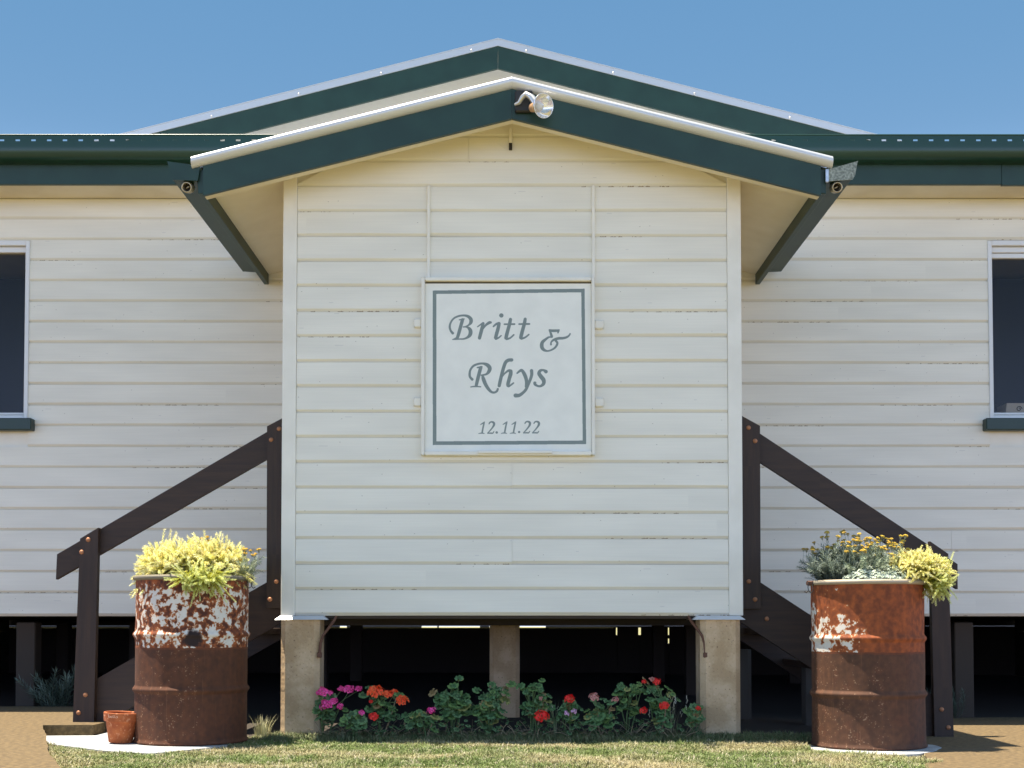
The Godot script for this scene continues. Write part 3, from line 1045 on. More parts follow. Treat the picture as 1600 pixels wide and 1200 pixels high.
func build_stair(left: bool) -> void:
	var g := thing("stair", "dark brown timber stair %s" % ("behind the drum with white flaking paint" if left else "behind the rusty orange drum with grey and golden plants"), "stairs", Vector3(-1.9 if left else 1.9, 0, -0.7), 0, "stairs beside the porch")
	var o := -g.position
	var at := func(x: float, y: float, z: float) -> Vector3: return Vector3(x, y, z) + o
	var k := -1.0 if left else 1.0
	var xf := Transform3D(Basis(), o)
	# outlines in metres: lower end, upper end
	var rail := [Vector2(-2.588, 0.861), Vector2(-2.583, 1.004), Vector2(-1.31, 1.752), Vector2(-1.31, 1.598)] if left else [Vector2(2.528, 0.807), Vector2(2.529, 0.948), Vector2(1.305, 1.764), Vector2(1.305, 1.6)]
	var lower := [Vector2(-2.468, 0.03), Vector2(-2.349, 0.03), Vector2(-2.336, 1.152), Vector2(-2.438, 1.09)] if left else [Vector2(2.374, -0.05), Vector2(2.481, -0.05), Vector2(2.462, 1.004), Vector2(2.36, 1.075)]
	var upper := [Vector2(-1.383, 0.699), Vector2(-1.29, 0.699), Vector2(-1.29, 1.779), Vector2(-1.387, 1.727)] if left else [Vector2(1.29, 0.695), Vector2(1.402, 0.695), Vector2(1.404, 1.73), Vector2(1.29, 1.793)]
	var stringer := [Vector2(-2.46, 0.03), Vector2(-2.44, 0.247), Vector2(-1.275, 0.911), Vector2(-1.275, 0.632), Vector2(-2.34, 0.03)] if left else [Vector2(2.47, -0.05), Vector2(2.45, 0.162), Vector2(1.275, 0.933), Vector2(1.275, 0.634), Vector2(2.32, -0.05)]
	for part in [["handrail", rail, -0.312, -0.271, 1.0], ["stringer", stringer, -0.312, -0.271, 3.0]]:
		var s := Shape.new()
		s.prism(PackedVector2Array(part[1]), part[2], part[3], xf, part[4] + k)
		put(part[0], s, M.timber, g)
	for part in [lower, upper]:
		# grain runs up a post: build it lying down, then turn it
		var s := Shape.new()
		var turned := PackedVector2Array()
		for q in part:
			turned.append(Vector2(q.y, -q.x))
		s.prism(turned, -0.269, -0.225, Transform3D(Basis(Vector3(0, 1, 0), Vector3(-1, 0, 0), Vector3(0, 0, 1)), o), 5.0 + k)
		put("post", s, M.timber, g)
	var s2 := Shape.new()
	s2.prism(PackedVector2Array(stringer), -1.34, -1.30, xf, 7.0)
	put("stringer", s2, M.timber, g)
	for j in 3:
		var y := 0.19 + 0.197 * j
		var x: float = k * (2.16 - 0.29 * j) if left else k * (2.12 - 0.25 * j)
		var s := Shape.new()
		s.cube(x - 0.125 - o.x * 0, x + 0.125, y - 0.04, y, -1.299, -0.313, 0.004, j)
		var t := put("tread", s, M.timber, g)
		t.position = o
	s2 = Shape.new()
	s2.cube(k * 1.85, k * 1.99, -0.05, 0.34, -1.24, -1.12, 0.004)
	var prop := put("prop", s2, M.dark_stump, g)
	prop.position = o
	for b in BOLTS_L if left else BOLTS_R:
		var s := Shape.new()
		dome(s, Vector3.ZERO, 0.0135)
		put("bolt", s, M.bolt, g, Transform3D(Basis(), at.call(b[0], b[1], -0.2255 if b[2] == 0 else -0.2705)))


func build_sign() -> void:
	var s := Shape.new()
	var g := thing("sign", "square white name sign with grey green painted border and script lettering on the porch wall", "sign", Vector3(-0.02, 1.53, 0.0))
	var o := -g.position
	var xf := Transform3D(Basis(), o)
	var x0 := -0.497
	var x1 := 0.453
	var y0 := 1.528
	var y1 := 2.508
	s.cube(x0, x0 + 0.02, y0, y1, -0.017, 0.048, 0.004)
	s.cube(x1 - 0.018, x1, y0, y1, -0.017, 0.048, 0.004)
	s.cube(x0 + 0.0205, x1 - 0.0185, y1 - 0.022, y1, -0.017, 0.05, 0.004)
	s.cube(x0 + 0.0205, x1 - 0.0185, y0, y0 + 0.024, -0.017, 0.046, 0.004)
	put("frame", s, M.trim, g, xf)
	s = Shape.new()
	s.cube(x0 + 0.02, x1 - 0.018, y0 + 0.02, y1 - 0.021, -0.017, 0.012, 0.0)
	put("backing", s, M.dark_gap, g, xf)
	# the panel with its print; it hangs a little low in the frame
	s = Shape.new()
	var a := Vector2(-0.476, 1.553)
	var b := Vector2(0.434, 2.4765)
	var t0 := Vector2((664.5 - SIGN_X0) / SIGN_W, (707.0 - SIGN_Y0) / SIGN_W)
	var t1 := Vector2((923.3 - SIGN_X0) / SIGN_W, (444.8 - SIGN_Y0) / SIGN_W)
	s.cube(a.x, b.x, a.y, b.y, 0.0125, 0.026, 0.0)
	s.uv.fill(Vector2(0.01, 0.01))
	s.quad(Vector3(a.x, a.y, 0.0265), Vector3(b.x, a.y, 0.0265), Vector3(b.x, b.y, 0.0265), Vector3(a.x, b.y, 0.0265), t0, Vector2(t1.x, t0.y), t1, Vector2(t0.x, t1.y))
	put("panel", s, M.sign, g, xf)
	s = Shape.new()
	s.cube(-0.185, 0.218, 1.536, 1.5525, 0.0465, 0.062, 0.003)
	put("ledge", s, M.trim, g, xf)
	for c in [[-1, 2.26], [-1, 1.825], [1, 2.253], [1, 1.822]]:
		s = Shape.new()
		var w := 0.042 if c[0] < 0 else 0.05
		var ex := x0 if c[0] < 0 else x1
		s.cube(ex + c[0] * w, ex + c[0] * 0.0005, c[1] - 0.024, c[1] + 0.024, -0.002, 0.022, 0.008)
		put("clip", s, M.trim, g, xf)


func build_floodlight() -> void:
	var g := thing("floodlight", "unlit silver floodlight with a round glass face on the green barge of the porch gable", "floodlight", Vector3(0.05, 3.40, 0.27))
	var s := Shape.new()
	s.cube(-0.035, 0.06, -0.075, 0.04, 0.0, 0.03, 0.01)
	put("base", s, M.lamp_black, g)
	s = Shape.new()
	s.tube([Vector3(-0.034, -0.04, 0.035), Vector3(-0.012, -0.036, 0.05), Vector3(0.005, -0.01, 0.06), Vector3(0.024, 0.003, 0.066), Vector3(0.052, -0.016, 0.073), Vector3(0.078, -0.055, 0.082)], [0.007, 0.011, 0.013, 0.015, 0.018, 0.022], 12)
	put("arm", s, M.lamp_steel, g)
	# reflector lamp pointing out, to the right and a little down
	var aim := Vector3(0.56, -0.22, 0.8).normalized()
	var e1 := aim.cross(Vector3.UP).normalized()
	var e2 := e1.cross(aim)
	var xf := Transform3D(Basis(e2, aim, e2.cross(aim)).orthonormalized(), Vector3(0.062, -0.07, 0.072))
	s = Shape.new()
	s.lathe([Vector2(0.002, -0.01), Vector2(0.024, -0.008), Vector2(0.026, 0.026), Vector2(0.03, 0.03), Vector2(0.031, 0.036), Vector2(0.027, 0.038)], 28, xf)
	put("socket", s, M.lamp_amber, g)
	s = Shape.new()
	s.lathe([Vector2(0.027, 0.036), Vector2(0.034, 0.05), Vector2(0.046, 0.066), Vector2(0.056, 0.078), Vector2(0.0605, 0.088), Vector2(0.0625, 0.092), Vector2(0.062, 0.095), Vector2(0.059, 0.094), Vector2(0.055, 0.083), Vector2(0.044, 0.069), Vector2(0.028, 0.055), Vector2(0.002, 0.046)], 40, xf)
	put("reflector", s, M.reflector, g)
	s = Shape.new()
	s.lathe([Vector2(0.016, 0.05), Vector2(0.019, 0.066), Vector2(0.013, 0.08), Vector2(0.001, 0.084)], 20, xf)
	put("bulb", s, M.window_white, g)
	s = Shape.new()
	s.lathe([Vector2(0.0595, 0.0945), Vector2(0.05, 0.1), Vector2(0.03, 0.1045), Vector2(0.001, 0.106)], 36, xf)
	put("lens", s, M.lens, g)


func build_drum(kind: int, at: Vector3) -> Node3D:
	var g := thing("drum", ["rusty steel drum planter with white flaking paint over its upper part, beside the terracotta pot", "rusty orange and brown drum planter with a tan rim, right of the porch"][kind], "drum", at, [0.0, 0.0][kind], "drum planters")
	var dent := noise(2.0, 3, 60 + kind)
	var wob := func(a: float, y: float) -> float: return 0.006 * dent.get_noise_3d(sin(a), y * 1.6, cos(a))
	var hoops := [[0.272, 0.552], [0.272, 0.556]][kind] as Array
	var prof := [Vector2(0.286, 0.0), Vector2(0.292, 0.003), Vector2(0.292, 0.011), Vector2(0.286, 0.016), Vector2(0.2845, 0.03)]
	for y in hoops:
		for d in [[-0.024, 0.0], [-0.016, 0.003], [-0.008, 0.0095], [-0.003, 0.0115], [0.003, 0.0115], [0.008, 0.0095], [0.016, 0.003], [0.024, 0.0]]:
			prof.append(Vector2(0.2845 + d[1], y + d[0]))
		prof.append(Vector2(0.2845, y + 0.09))
		prof.append(Vector2(0.2845, y + 0.19))
	prof.append(Vector2(0.2845, 0.8))
	prof.append(Vector2(0.2845, 0.846))
	var s := Shape.new()
	s.lathe(prof, 72, Transform3D(), wob)
	put("shell", s, M.drum_l if kind == 0 else M.drum_r, g)
	s = Shape.new()
	s.lathe([Vector2(0.2855, 0.828), Vector2(0.296, 0.831), Vector2(0.3, 0.839), Vector2(0.298, 0.848), Vector2(0.29, 0.853), Vector2(0.279, 0.851), Vector2(0.274, 0.844), Vector2(0.274, 0.78)], 72, Transform3D(), wob)
	put("rim", s, M.rim_old if kind == 0 else M.rim_tan, g)
	s = Shape.new()
	s.lathe([Vector2(0.276, 0.825), Vector2(0.15, 0.84), Vector2(0.001, 0.845)], 40)
	put("potting_soil", s, M.potting, g)
	# clamp lug and hanging wires
	s = Shape.new()
	var k := 1.0 if kind == 0 else -1.0
	s.cube(k * 0.286, k * 0.325, 0.828, 0.852, 0.03, 0.06, 0.006)
	put("clamp_lug", s, M.rim_old if kind == 0 else M.rusty, g)
	s = Shape.new()
	for w in [0.0, 0.024]:
		var x: float = 0.318 - w
		s.tube([Vector3(k * x, 0.845, 0.062), Vector3(k * (x + 0.004), 0.82, 0.066), Vector3(k * (x + 0.002), 0.80, 0.068), Vector3(k * (x + 0.012), 0.79, 0.066), Vector3(k * (x + 0.022), 0.797, 0.064)], [0.0028], 6)
	put("wire_hook", s, M.wire, g)
	return g


# ---------------------------------------------------------------- plants
func many(called: String, mesh: Mesh, material: Material, list: Array, parent: Node3D, cols: Array = []) -> MultiMeshInstance3D:
	var mm := MultiMesh.new()
	mm.transform_format = MultiMesh.TRANSFORM_3D
	mm.use_colors = cols.size() > 0
	mm.mesh = mesh
	mm.instance_count = list.size()
	for i in list.size():
		mm.set_instance_transform(i, list[i])
		if cols:
			mm.set_instance_color(i, cols[i])
	var o := MultiMeshInstance3D.new()
	o.name = numbered(parent, called)
	o.multimesh = mm
	o.material_override = material
	parent.add_child(o, true)
	o.set_meta("kind", "stuff")
	return o


func up_basis(dir: Vector3, spin: float, sc: float) -> Basis:
	var e := dir.cross(Vector3(0.3, 0.1, 0.95)).normalized()
	var b := Basis(e, dir, e.cross(dir))
	return (b * Basis(Vector3.UP, spin)).scaled(Vector3.ONE * sc)


# a feathery shoot 1 unit = 1 m, growing up and bending over
func plume_mesh(length: float, bend: float, needles: int, nl: float, nw: float, c0: Color, c1: Color, stem_col: Color) -> ArrayMesh:
	var s := Shape.new()
	var pts := []
	for i in 6:
		var t := i / 5.0
		pts.append(Vector3(bend * t * t * length, length * t * (1.0 - 0.35 * bend * t), 0.0))
	s.tint = stem_col
	s.tube(pts, [0.0016, 0.0013, 0.0011, 0.0009, 0.0007, 0.0004], 3, false)
	for i in needles:
		var t := 0.12 + 0.88 * pow((i + rng.randf()) / needles, 0.85)
		var k := t * 5.0
		var a: Vector3 = pts[mini(int(k), 4)]
		var b: Vector3 = pts[mini(int(k), 4) + 1]
		var p := a.lerp(b, k - mini(int(k), 4))
		var ax := (b - a).normalized()
		var ang := i * 2.4 + rnd(-0.4, 0.4)
		var e1 := ax.cross(Vector3(0.2, 0.1, 1)).normalized()
		var rad := (e1 * cos(ang) + ax.cross(e1) * sin(ang)).normalized()
		var dir := (rad * rnd(0.6, 0.9) + ax * rnd(0.55, 0.9)).normalized()
		var sc := (0.78 + 0.42 * sin(PI * minf(t * 0.8, 1.0))) * rnd(0.8, 1.15)
		var col := c0.lerp(c1, clampf(t * t * 1.1 + rnd(-0.15, 0.15), 0.0, 1.0))
		s.blade(p, dir, ax.cross(rad).normalized(), nl * sc, nw * sc, col, col)
	return s.mesh()


func golden(label: String, at: Vector3, centre: Vector3, radii: Vector3, n: int, droop: Vector3, ndroop: int, droop_dir: Vector3, droop_at: Vector3) -> void:
	var g := thing("golden_shrub", label, "plant", at, 0, "golden feathery plants in the drums")
	var c0 := Color(0.66, 0.60, 0.05)
	var c1 := Color(0.96, 0.93, 0.52)
	var kinds := []
	for k in 4:
		kinds.append(plume_mesh(0.15, [0.25, 0.5, 0.8, 1.05][k], 120, 0.0115, 0.0042, c0, c1, Color(0.3, 0.3, 0.06)))
	var lists := [[], [], [], []]
	var cols := [[], [], [], []]
	for i in n:
		var az := rnd(0.0, TAU)
		var el := asin(rnd(0.2, 1.0))
		var d := Vector3(cos(az) * cos(el), sin(el), sin(az) * cos(el))
		var tip := centre + d * radii * rnd(0.9, 1.03)
		var base := centre + d * radii * rnd(0.36, 0.66)
		var dir := Vector3(d.x, d.y * 0.8 + 0.35, d.z).normalized()
		dir = (dir + Vector3(rnd(-0.3, 0.3), rnd(-0.2, 0.2), rnd(-0.3, 0.3))).normalized()
		var sc := clampf(tip.distance_to(base) / 0.125, 0.4, 1.3)
		var k := rng.randi() % 4
		lists[k].append(Transform3D(up_basis(dir, rnd(0, TAU), sc), base))
		var w := rnd(0.82, 1.03)
		cols[k].append(Color(w, w * rnd(0.95, 1.02), w * rnd(0.7, 1.05)))
	for i in ndroop:
		var base := droop_at + Vector3(rnd(-1, 1) * droop.x, rnd(-1, 1) * droop.y, rnd(-1, 1) * droop.z)
		var dir := (droop_dir + Vector3(rnd(-0.5, 0.5), rnd(-0.5, 0.35), rnd(-0.35, 0.35))).normalized()
		var k := rng.randi() % 4
		lists[k].append(Transform3D(up_basis(dir, rnd(0, TAU), rnd(0.55, 0.9)), base))
		var w := rnd(0.7, 1.05)
		cols[k].append(Color(w * 0.92, w, w * 0.8))
	for k in 4:
		many("feathery_shoots", kinds[k], M.gold_leaf, lists[k], g, cols[k])


func button_cluster(c: Color) -> ArrayMesh:
	# a flat head of small round yellow buttons on short stalks; its top is at the origin
	var s := Shape.new()
	for i in 15:
		var r := 0.0145 * sqrt((i + 0.5) / 15.0)
		var a := i * 2.4
		var p := Vector3(cos(a) * r, -r * r * 32.0 + rnd(-0.002, 0.002), sin(a) * r)
		s.tint = c * rnd(0.8, 1.1)
		s.tint.a = 1.0
		var q := rnd(0.0033, 0.0047)
		s.lathe([Vector2(0.0004, -q), Vector2(q * 0.8, -q * 0.5), Vector2(q, q * 0.2), Vector2(q * 0.7, q * 0.75), Vector2(0.0003, q)], 6, Transform3D(Basis(), p))
		s.tint = Color(0.3, 0.32, 0.2)
		s.tube([Vector3(0, -0.03, 0), p], [0.0009, 0.0007], 3, false)
	s.tint = Color(0.3, 0.33, 0.24)
	s.tube([Vector3(0.004, -0.11, 0.002), Vector3(0.001, -0.06, 0), Vector3(0, -0.028, 0)], [0.0013, 0.0012, 0.0011], 4, false)
	return s.mesh()


func grey_shrub(label: String, at: Vector3, spots: Array, stems: int, heights: Vector2, heads: int, c0: Color, c1: Color, flower: Color, lean := Vector3.ZERO) -> void:
	# spots: centre x, z and radius of clumps
	var g := thing("curry_plant", label, "plant", at, 0, "grey leaved plants with yellow flower heads")
	var kinds := []
	for k in 3:
		kinds.append(plume_mesh(0.2, [0.1, 0.3, 0.5][k], 64, 0.024, 0.0034, c0, c1, Color(0.22, 0.24, 0.17)))
	var lists := [[], [], []]
	var cols := [[], [], []]
	var tips := []
	for i in stems:
		var sp: Array = spots[rng.randi() % spots.size()]
		var a := rnd(0, TAU)
		var r := sqrt(rng.randf())
		var base := Vector3(sp[0] + cos(a) * r * sp[2] * 0.7, -0.02, sp[1] + sin(a) * r * sp[2] * 0.7)
		var dir := (Vector3(cos(a) * r * 0.75 + rnd(-0.2, 0.2), 1.0, sin(a) * r * 0.75 + rnd(-0.2, 0.2)) + lean).normalized()
		var hgt := rnd(heights.x, heights.y) * (1.0 - 0.3 * r * r)
		var k := rng.randi() % 3
		lists[k].append(Transform3D(up_basis(dir, rnd(0, TAU), hgt / 0.2), base))
		var w := rnd(0.75, 1.15)
		cols[k].append(Color(w, w, w * rnd(0.9, 1.05)))
		tips.append(base + dir * hgt)
	for k in 3:
		many("grey_foliage", kinds[k], M.leaf, lists[k], g, cols[k])
	var fm := [button_cluster(flower), button_cluster(flower * Color(0.85, 0.8, 0.7)), button_cluster(flower * Color(1.0, 1.05, 1.2))]
	tips.sort_custom(func(p: Vector3, q: Vector3) -> bool: return p.y > q.y)
	for i in mini(heads, tips.size() / 2):
		var p: Vector3 = tips[int(pow(rng.randf(), 1.4) * tips.size() * 0.7)] + Vector3(rnd(-0.02, 0.02), rnd(0.02, 0.06), rnd(-0.02, 0.02))
		obj("flower_head", fm[i % 3], M.petal, g, Transform3D(up_basis((Vector3(rnd(-0.3, 0.3), 1, rnd(-0.1, 0.4)) + lean * 0.5).normalized(), rnd(0, 6), rnd(0.5, 0.9)), p))


func silver_mound(at: Vector3) -> void:
	var g := thing("silver_ground_cover", "low pale silver green cushion plant spilling at the front rim of the rusty orange drum", "plant", at)
	var s := Shape.new()
	for i in 5:
		var a := i * TAU / 5
		s.blade(Vector3.ZERO, Vector3(cos(a), 0.5, sin(a)).normalized(), Vector3(-sin(a), 0, cos(a)), 0.011, 0.007, Color(0.42, 0.5, 0.36), Color(0.62, 0.68, 0.55))
	var list := []
	var cols := []
	for i in 1500:
		var a := rnd(0, TAU)
		var r := sqrt(rng.randf())
		var p := Vector3(cos(a) * r * 0.19, 0.062 * (1.0 - r * r) * (0.8 + 0.3 * sin(a * 3.0)) + rnd(-0.012, 0.008), sin(a) * r * 0.085)
		list.append(Transform3D(up_basis(Vector3(rnd(-0.5, 0.5) + cos(a) * r, 1, rnd(-0.5, 0.5) + sin(a) * r).normalized(), rnd(0, 6), rnd(0.7, 1.2)), p))
		var w := rnd(0.8, 1.1)
		cols.append(Color(w, w, w))
	many("foliage", s.mesh(), M.leaf, list, g, cols)


func geranium_leaf(c0: Color, c1: Color) -> ArrayMesh:
	# round scalloped leaf 1 unit wide, stalk at the origin, blade along +z, facing up
	var s := Shape.new()
	var ring := []
	var n := 28
	for i in n + 1:
		var a := lerpf(-2.75, 2.75, float(i) / n)
		var r := 0.5 * (1.0 + 0.07 * cos(a * 8.0)) * (0.93 + 0.07 * cos(a))
		ring.append([a, r])
	var mids := []
	var outs := []
	for q in ring:
		var a: float = q[0]
		var r: float = q[1]
		mids.append(Vector3(sin(a) * r * 0.55, 0.035 + 0.012 * cos(a * 8.0), 0.12 + cos(a) * r * 0.55))
		outs.append(Vector3(sin(a) * r, 0.02 - 0.07 * r + 0.045 * cos(a * 8.0), 0.12 + cos(a) * r))
	for i in n:
		s.tint = c0
		s.tri(Vector3(0, 0, 0.06), mids[i], mids[i + 1])
		s.tint = c1
		s.quad(mids[i], outs[i], outs[i + 1], mids[i + 1])
	return s.mesh()


func floret_head(c: Color, c2: Color, florets: int, radius: float) -> ArrayMesh:
	var s := Shape.new()
	for i in florets:
		var y := 1.0 - 1.2 * (i + 0.5) / florets
		var r := sqrt(maxf(0.0, 1.0 - y * y))
		var a := i * 2.4
		var d := Vector3(cos(a) * r, y, sin(a) * r).normalized()
		var p := Vector3(d.x * 1.1, d.y * 0.75, d.z * 1.1) * radius * rnd(0.7, 1.2)
		s.tint = Color(0.12, 0.16, 0.06)
		s.tube([Vector3(0, -radius * 0.7, 0), p], [0.0007, 0.0005], 3, false)
		d = (d + Vector3(rnd(-0.5, 0.5), rnd(-0.2, 0.5), rnd(-0.5, 0.5))).normalized()
		var e1 := d.cross(Vector3(0.2, 1, 0.4)).normalized()
		var e2 := d.cross(e1)
		for k in 5:
			var b := k * TAU / 5 + rnd(-0.2, 0.2)
			var o := e1 * cos(b) + e2 * sin(b)
			var sd := o.cross(d)
			var ln := radius * rnd(0.42, 0.72)
			var w := ln * rnd(0.4, 0.6)
			var col := c.lerp(c2, rng.randf())
			s.tint = col
			var q0 := p + o * ln * 0.12
			var q1 := p + o * ln * 0.65 + sd * w + d * ln * 0.18
			var q2 := p + o * ln * 1.05 + d * ln * rnd(0.0, 0.22)
			var q3 := p + o * ln * 0.65 - sd * w + d * ln * 0.18
			s.tri(q0, q1, q2)
			s.tri(q0, q2, q3)
	return s.mesh()


var leaf_kinds := []
var head_kinds := {}

func geranium(label: String, x: float, z: float, hgt: float, spread: float, leaves: int, heads: Array, woody := 0) -> void:
	# heads: kind, x, y, z (metres from the scene's origin), size
	var g := thing("geranium", label, "flower plant", Vector3(x, h_ground(x, z), z), 0, "geraniums in the bed under the porch")
	var o := -g.position
	var stems := maxi(3, leaves / 5)
	var tops := []
	for i in stems:
		var a := TAU * i / stems + rnd(-0.5, 0.5)
		var top := Vector3(cos(a) * spread * rnd(0.3, 0.8), hgt * rnd(0.55, 0.9), sin(a) * spread * rnd(0.2, 0.6))
		var s := Shape.new()
		s.tint = Color(0.13, 0.12, 0.05) if i < woody else Color(0.075, 0.13, 0.04)
		if i < woody:
			s.tint = Color(0.3, 0.22, 0.13)
		s.tube([Vector3(rnd(-0.02, 0.02), -0.02, 0), top * 0.5 + Vector3(rnd(-0.02, 0.02), -0.01, rnd(-0.01, 0.01)), top], [0.0055, 0.0045, 0.003], 6)
		put("stem", s, M.leaf, g)
		tops.append(top)
	for i in int(leaves * 1.6):
		var t: Vector3 = tops[rng.randi() % stems]
		var p := t * rnd(0.35, 1.0) + Vector3(rnd(-0.5, 0.5) * spread, rnd(-0.02, 0.1) * hgt, rnd(-0.2, 0.35) * spread)
		p.y = clampf(p.y + rnd(0.0, 0.03), 0.035, hgt)
		p.x = clampf(p.x, -1.035 - x, 1.01 - x)
		var face := Vector3(p.x / spread * 0.5 + rnd(-0.5, 0.5), 0.9, 0.55 + rnd(-0.35, 0.35)).normalized()
		var sc := rnd(0.034, 0.068)
		obj("leaf", leaf_kinds[(rng.randi() % 6) if rng.randf() < 0.35 else (rng.randi() % 4)], M.leaf, g, Transform3D(up_basis(face, rnd(0, TAU), sc), p))
		if i % 3 == 0:
			var s := Shape.new()
			s.tint = Color(0.1, 0.16, 0.05)
			s.tube([t * 0.7, (t * 0.7 + p) / 2 + Vector3(0, 0.01, 0), p], [0.0017, 0.0015], 4, false)
			put("leaf_stalk", s, M.leaf, g)
	for h in heads:
		var p := Vector3(h[1], h[2], h[3]) + o
		var s := Shape.new()
		s.tint = Color(0.12, 0.17, 0.06)
		var b: Vector3 = tops[rng.randi() % stems] * 0.6
		s.tube([b, b.lerp(p, 0.5) + Vector3(rnd(-0.01, 0.01), 0.012, 0), p + Vector3(0, -0.008, 0)], [0.002, 0.0017, 0.0015], 5, false)
		put("flower_stalk", s, M.leaf, g)
		obj("flower_head", head_kinds[h[0]], M.petal, g, Transform3D(up_basis(Vector3(rnd(-0.2, 0.2), 0.9, 0.55).normalized(), rnd(0, 6), h[4] * 0.88), p))


func build_bed() -> void:
	for c in [[Color(0.055, 0.115, 0.035), Color(0.10, 0.19, 0.055)], [Color(0.05, 0.10, 0.035), Color(0.12, 0.205, 0.075)], [Color(0.07, 0.135, 0.035), Color(0.14, 0.225, 0.055)], [Color(0.055, 0.12, 0.04), Color(0.10, 0.2, 0.07)], [Color(0.13, 0.16, 0.04), Color(0.26, 0.25, 0.07)], [Color(0.22, 0.14, 0.05), Color(0.3, 0.2, 0.08)]]:
		leaf_kinds.append(geranium_leaf(c[0], c[1]))
	head_kinds = {
		"pink": floret_head(Color(0.80, 0.02, 0.22), Color(0.92, 0.12, 0.38), 15, 0.024), "orange": floret_head(Color(0.92, 0.06, 0.012), Color(0.98, 0.14, 0.03), 17, 0.026),
		"red": floret_head(Color(0.80, 0.014, 0.012), Color(0.92, 0.04, 0.025), 15, 0.024), "faded": floret_head(Color(0.55, 0.16, 0.15), Color(0.6, 0.3, 0.22), 12, 0.022),
		"lilac": floret_head(Color(0.6, 0.25, 0.45), Color(0.75, 0.45, 0.6), 8, 0.018)}
	var w := func(px: float, py: float, z: float) -> Array: return [(px - 800.0) / 2050.0 * (7.168 - z), 0.61 - (py - 974.6) / 2050.0 * (7.168 - z)]
	var f := func(kind: String, px: float, py: float, z: float, sc: float) -> Array:
		var q: Array = w.call(px, py, z)
		return [kind, q[0], q[1], z, sc]
	geranium("geranium with bright magenta flower heads beside the left concrete stump", -1.0, 0.12, 0.24, 0.10, 20, [f.call("pink", 505, 1081, 0.16, 1.15), f.call("pink", 517, 1082, 0.14, 0.6), f.call("pink", 534, 1076, 0.12, 0.7), f.call("pink", 546, 1077, 0.15, 1.05), f.call("pink", 561, 1076, 0.13, 0.7), f.call("pink", 511, 1101, 0.18, 1.25), f.call("pink", 523, 1095, 0.17, 0.8), f.call("pink", 532, 1103, 0.17, 0.7)])
	geranium("small low geranium with a single magenta head between the magenta and the orange flowers", -0.83, 0.2, 0.15, 0.1, 14, [f.call("pink", 566, 1113, 0.22, 0.65)])
	geranium("geranium with bright orange red flower heads, left half of the bed", -0.7, 0.1, 0.29, 0.11, 24, [f.call("orange", 587, 1080, 0.16, 1.3), f.call("orange", 606, 1084, 0.15, 0.8), f.call("orange", 617, 1081, 0.12, 0.6), f.call("orange", 629, 1094, 0.17, 1.05), f.call("red", 580, 1096, 0.16, 0.4), f.call("red", 584, 1119, 0.24, 0.9)], 1)
	geranium("low straggly geranium with one pink head beside the tall flowerless leafy one", -0.47, 0.2, 0.16, 0.12, 18, [f.call("pink", 674, 1110, 0.22, 0.9)], 1)
	geranium("tall leafy geranium without flowers, just left of the middle stump", -0.32, 0.06, 0.31, 0.11, 40, [])
	geranium("leafy flowerless geranium growing in front of the middle concrete stump", -0.12, 0.06, 0.31, 0.12, 44, [])
	geranium("leafy geranium with one large low scarlet head right of the middle stump", 0.12, 0.08, 0.31, 0.11, 30, [f.call("red", 846, 1119, 0.2, 1.35), f.call("faded", 845, 1091, 0.13, 0.5)], 1)
	geranium("geranium with a scarlet head above two tiny lilac ones", 0.31, 0.1, 0.24, 0.09, 20, [f.call("red", 890, 1092, 0.15, 1.0), f.call("lilac", 885, 1114, 0.18, 0.8), f.call("lilac", 897, 1111, 0.18, 0.8)])
	geranium("geranium with two faded dusty pink flower heads", 0.47, 0.12, 0.22, 0.11, 24, [f.call("faded", 928, 1089, 0.16, 1.05), f.call("faded", 961, 1093, 0.15, 0.75)], 2)
	geranium("upright leafy geranium with one small scarlet head low on its right side", 0.63, 0.06, 0.32, 0.09, 24, [f.call("red", 1005, 1110, 0.2, 0.75)])
	geranium("woody geranium topped by ragged coral red flowers near the right stump", 0.80, 0.08, 0.31, 0.10, 24, [f.call("red", 1026, 1065, 0.12, 0.8), f.call("red", 1006, 1065, 0.12, 0.5), f.call("faded", 1018, 1061, 0.12, 0.6), f.call("red", 1037, 1102, 0.19, 0.9)], 2)
	geranium("sparse low geranium with a half hidden red bud against the right concrete stump", 0.98, 0.1, 0.2, 0.07, 16, [f.call("red", 1090, 1106, 0.12, 0.5)])


func weed(label: String, at: Vector3, n: int, hgt: float, spread: float, col: Color, seedheads := false, category := "weed") -> void:
	var g := thing("grass_tuft", label, category, at)
	var s := Shape.new()
	for i in n:
		var a := rnd(0, TAU)
		var r := sqrt(rng.randf()) * spread
		var base := Vector3(cos(a) * r * 0.4, -0.01, sin(a) * r * 0.4)
		var out := Vector3(cos(a), 0, sin(a)) * rnd(0.1, 0.7) + Vector3(rnd(-0.2, 0.2), 0, rnd(-0.2, 0.2))
		var ln := hgt * rnd(0.55, 1.05)
		var w := rnd(0.0022, 0.0042)
		var sd := Vector3(-sin(a), 0, cos(a))
		var prev := base
		var tone := rnd(0.7, 1.2)
		s.tint = Color(col.r * tone, col.g * tone, col.b * tone)
		for k in 4:
			var t := (k + 1) / 4.0
			var q := base + Vector3.UP * ln * (t - 0.25 * t * t) + out * ln * t * t * 0.55
			var w0 := w * (1.0 - k / 4.0)
			var w1 := w * (1.0 - t)
			s.quad(prev - sd * w0, prev + sd * w0, q + sd * w1, q - sd * w1)
			prev = q
		if seedheads and i % 3 == 0:
			s.tint = Color(0.45, 0.42, 0.32)
			for k in 7:
				s.blade(prev + Vector3(rnd(-0.004, 0.004), -k * 0.006, 0), Vector3(rnd(-0.6, 0.6), 1, rnd(-0.4, 0.4)).normalized(), Vector3.RIGHT, 0.012, 0.004, s.tint, s.tint)
	put("blades", s, M.leaf, g)


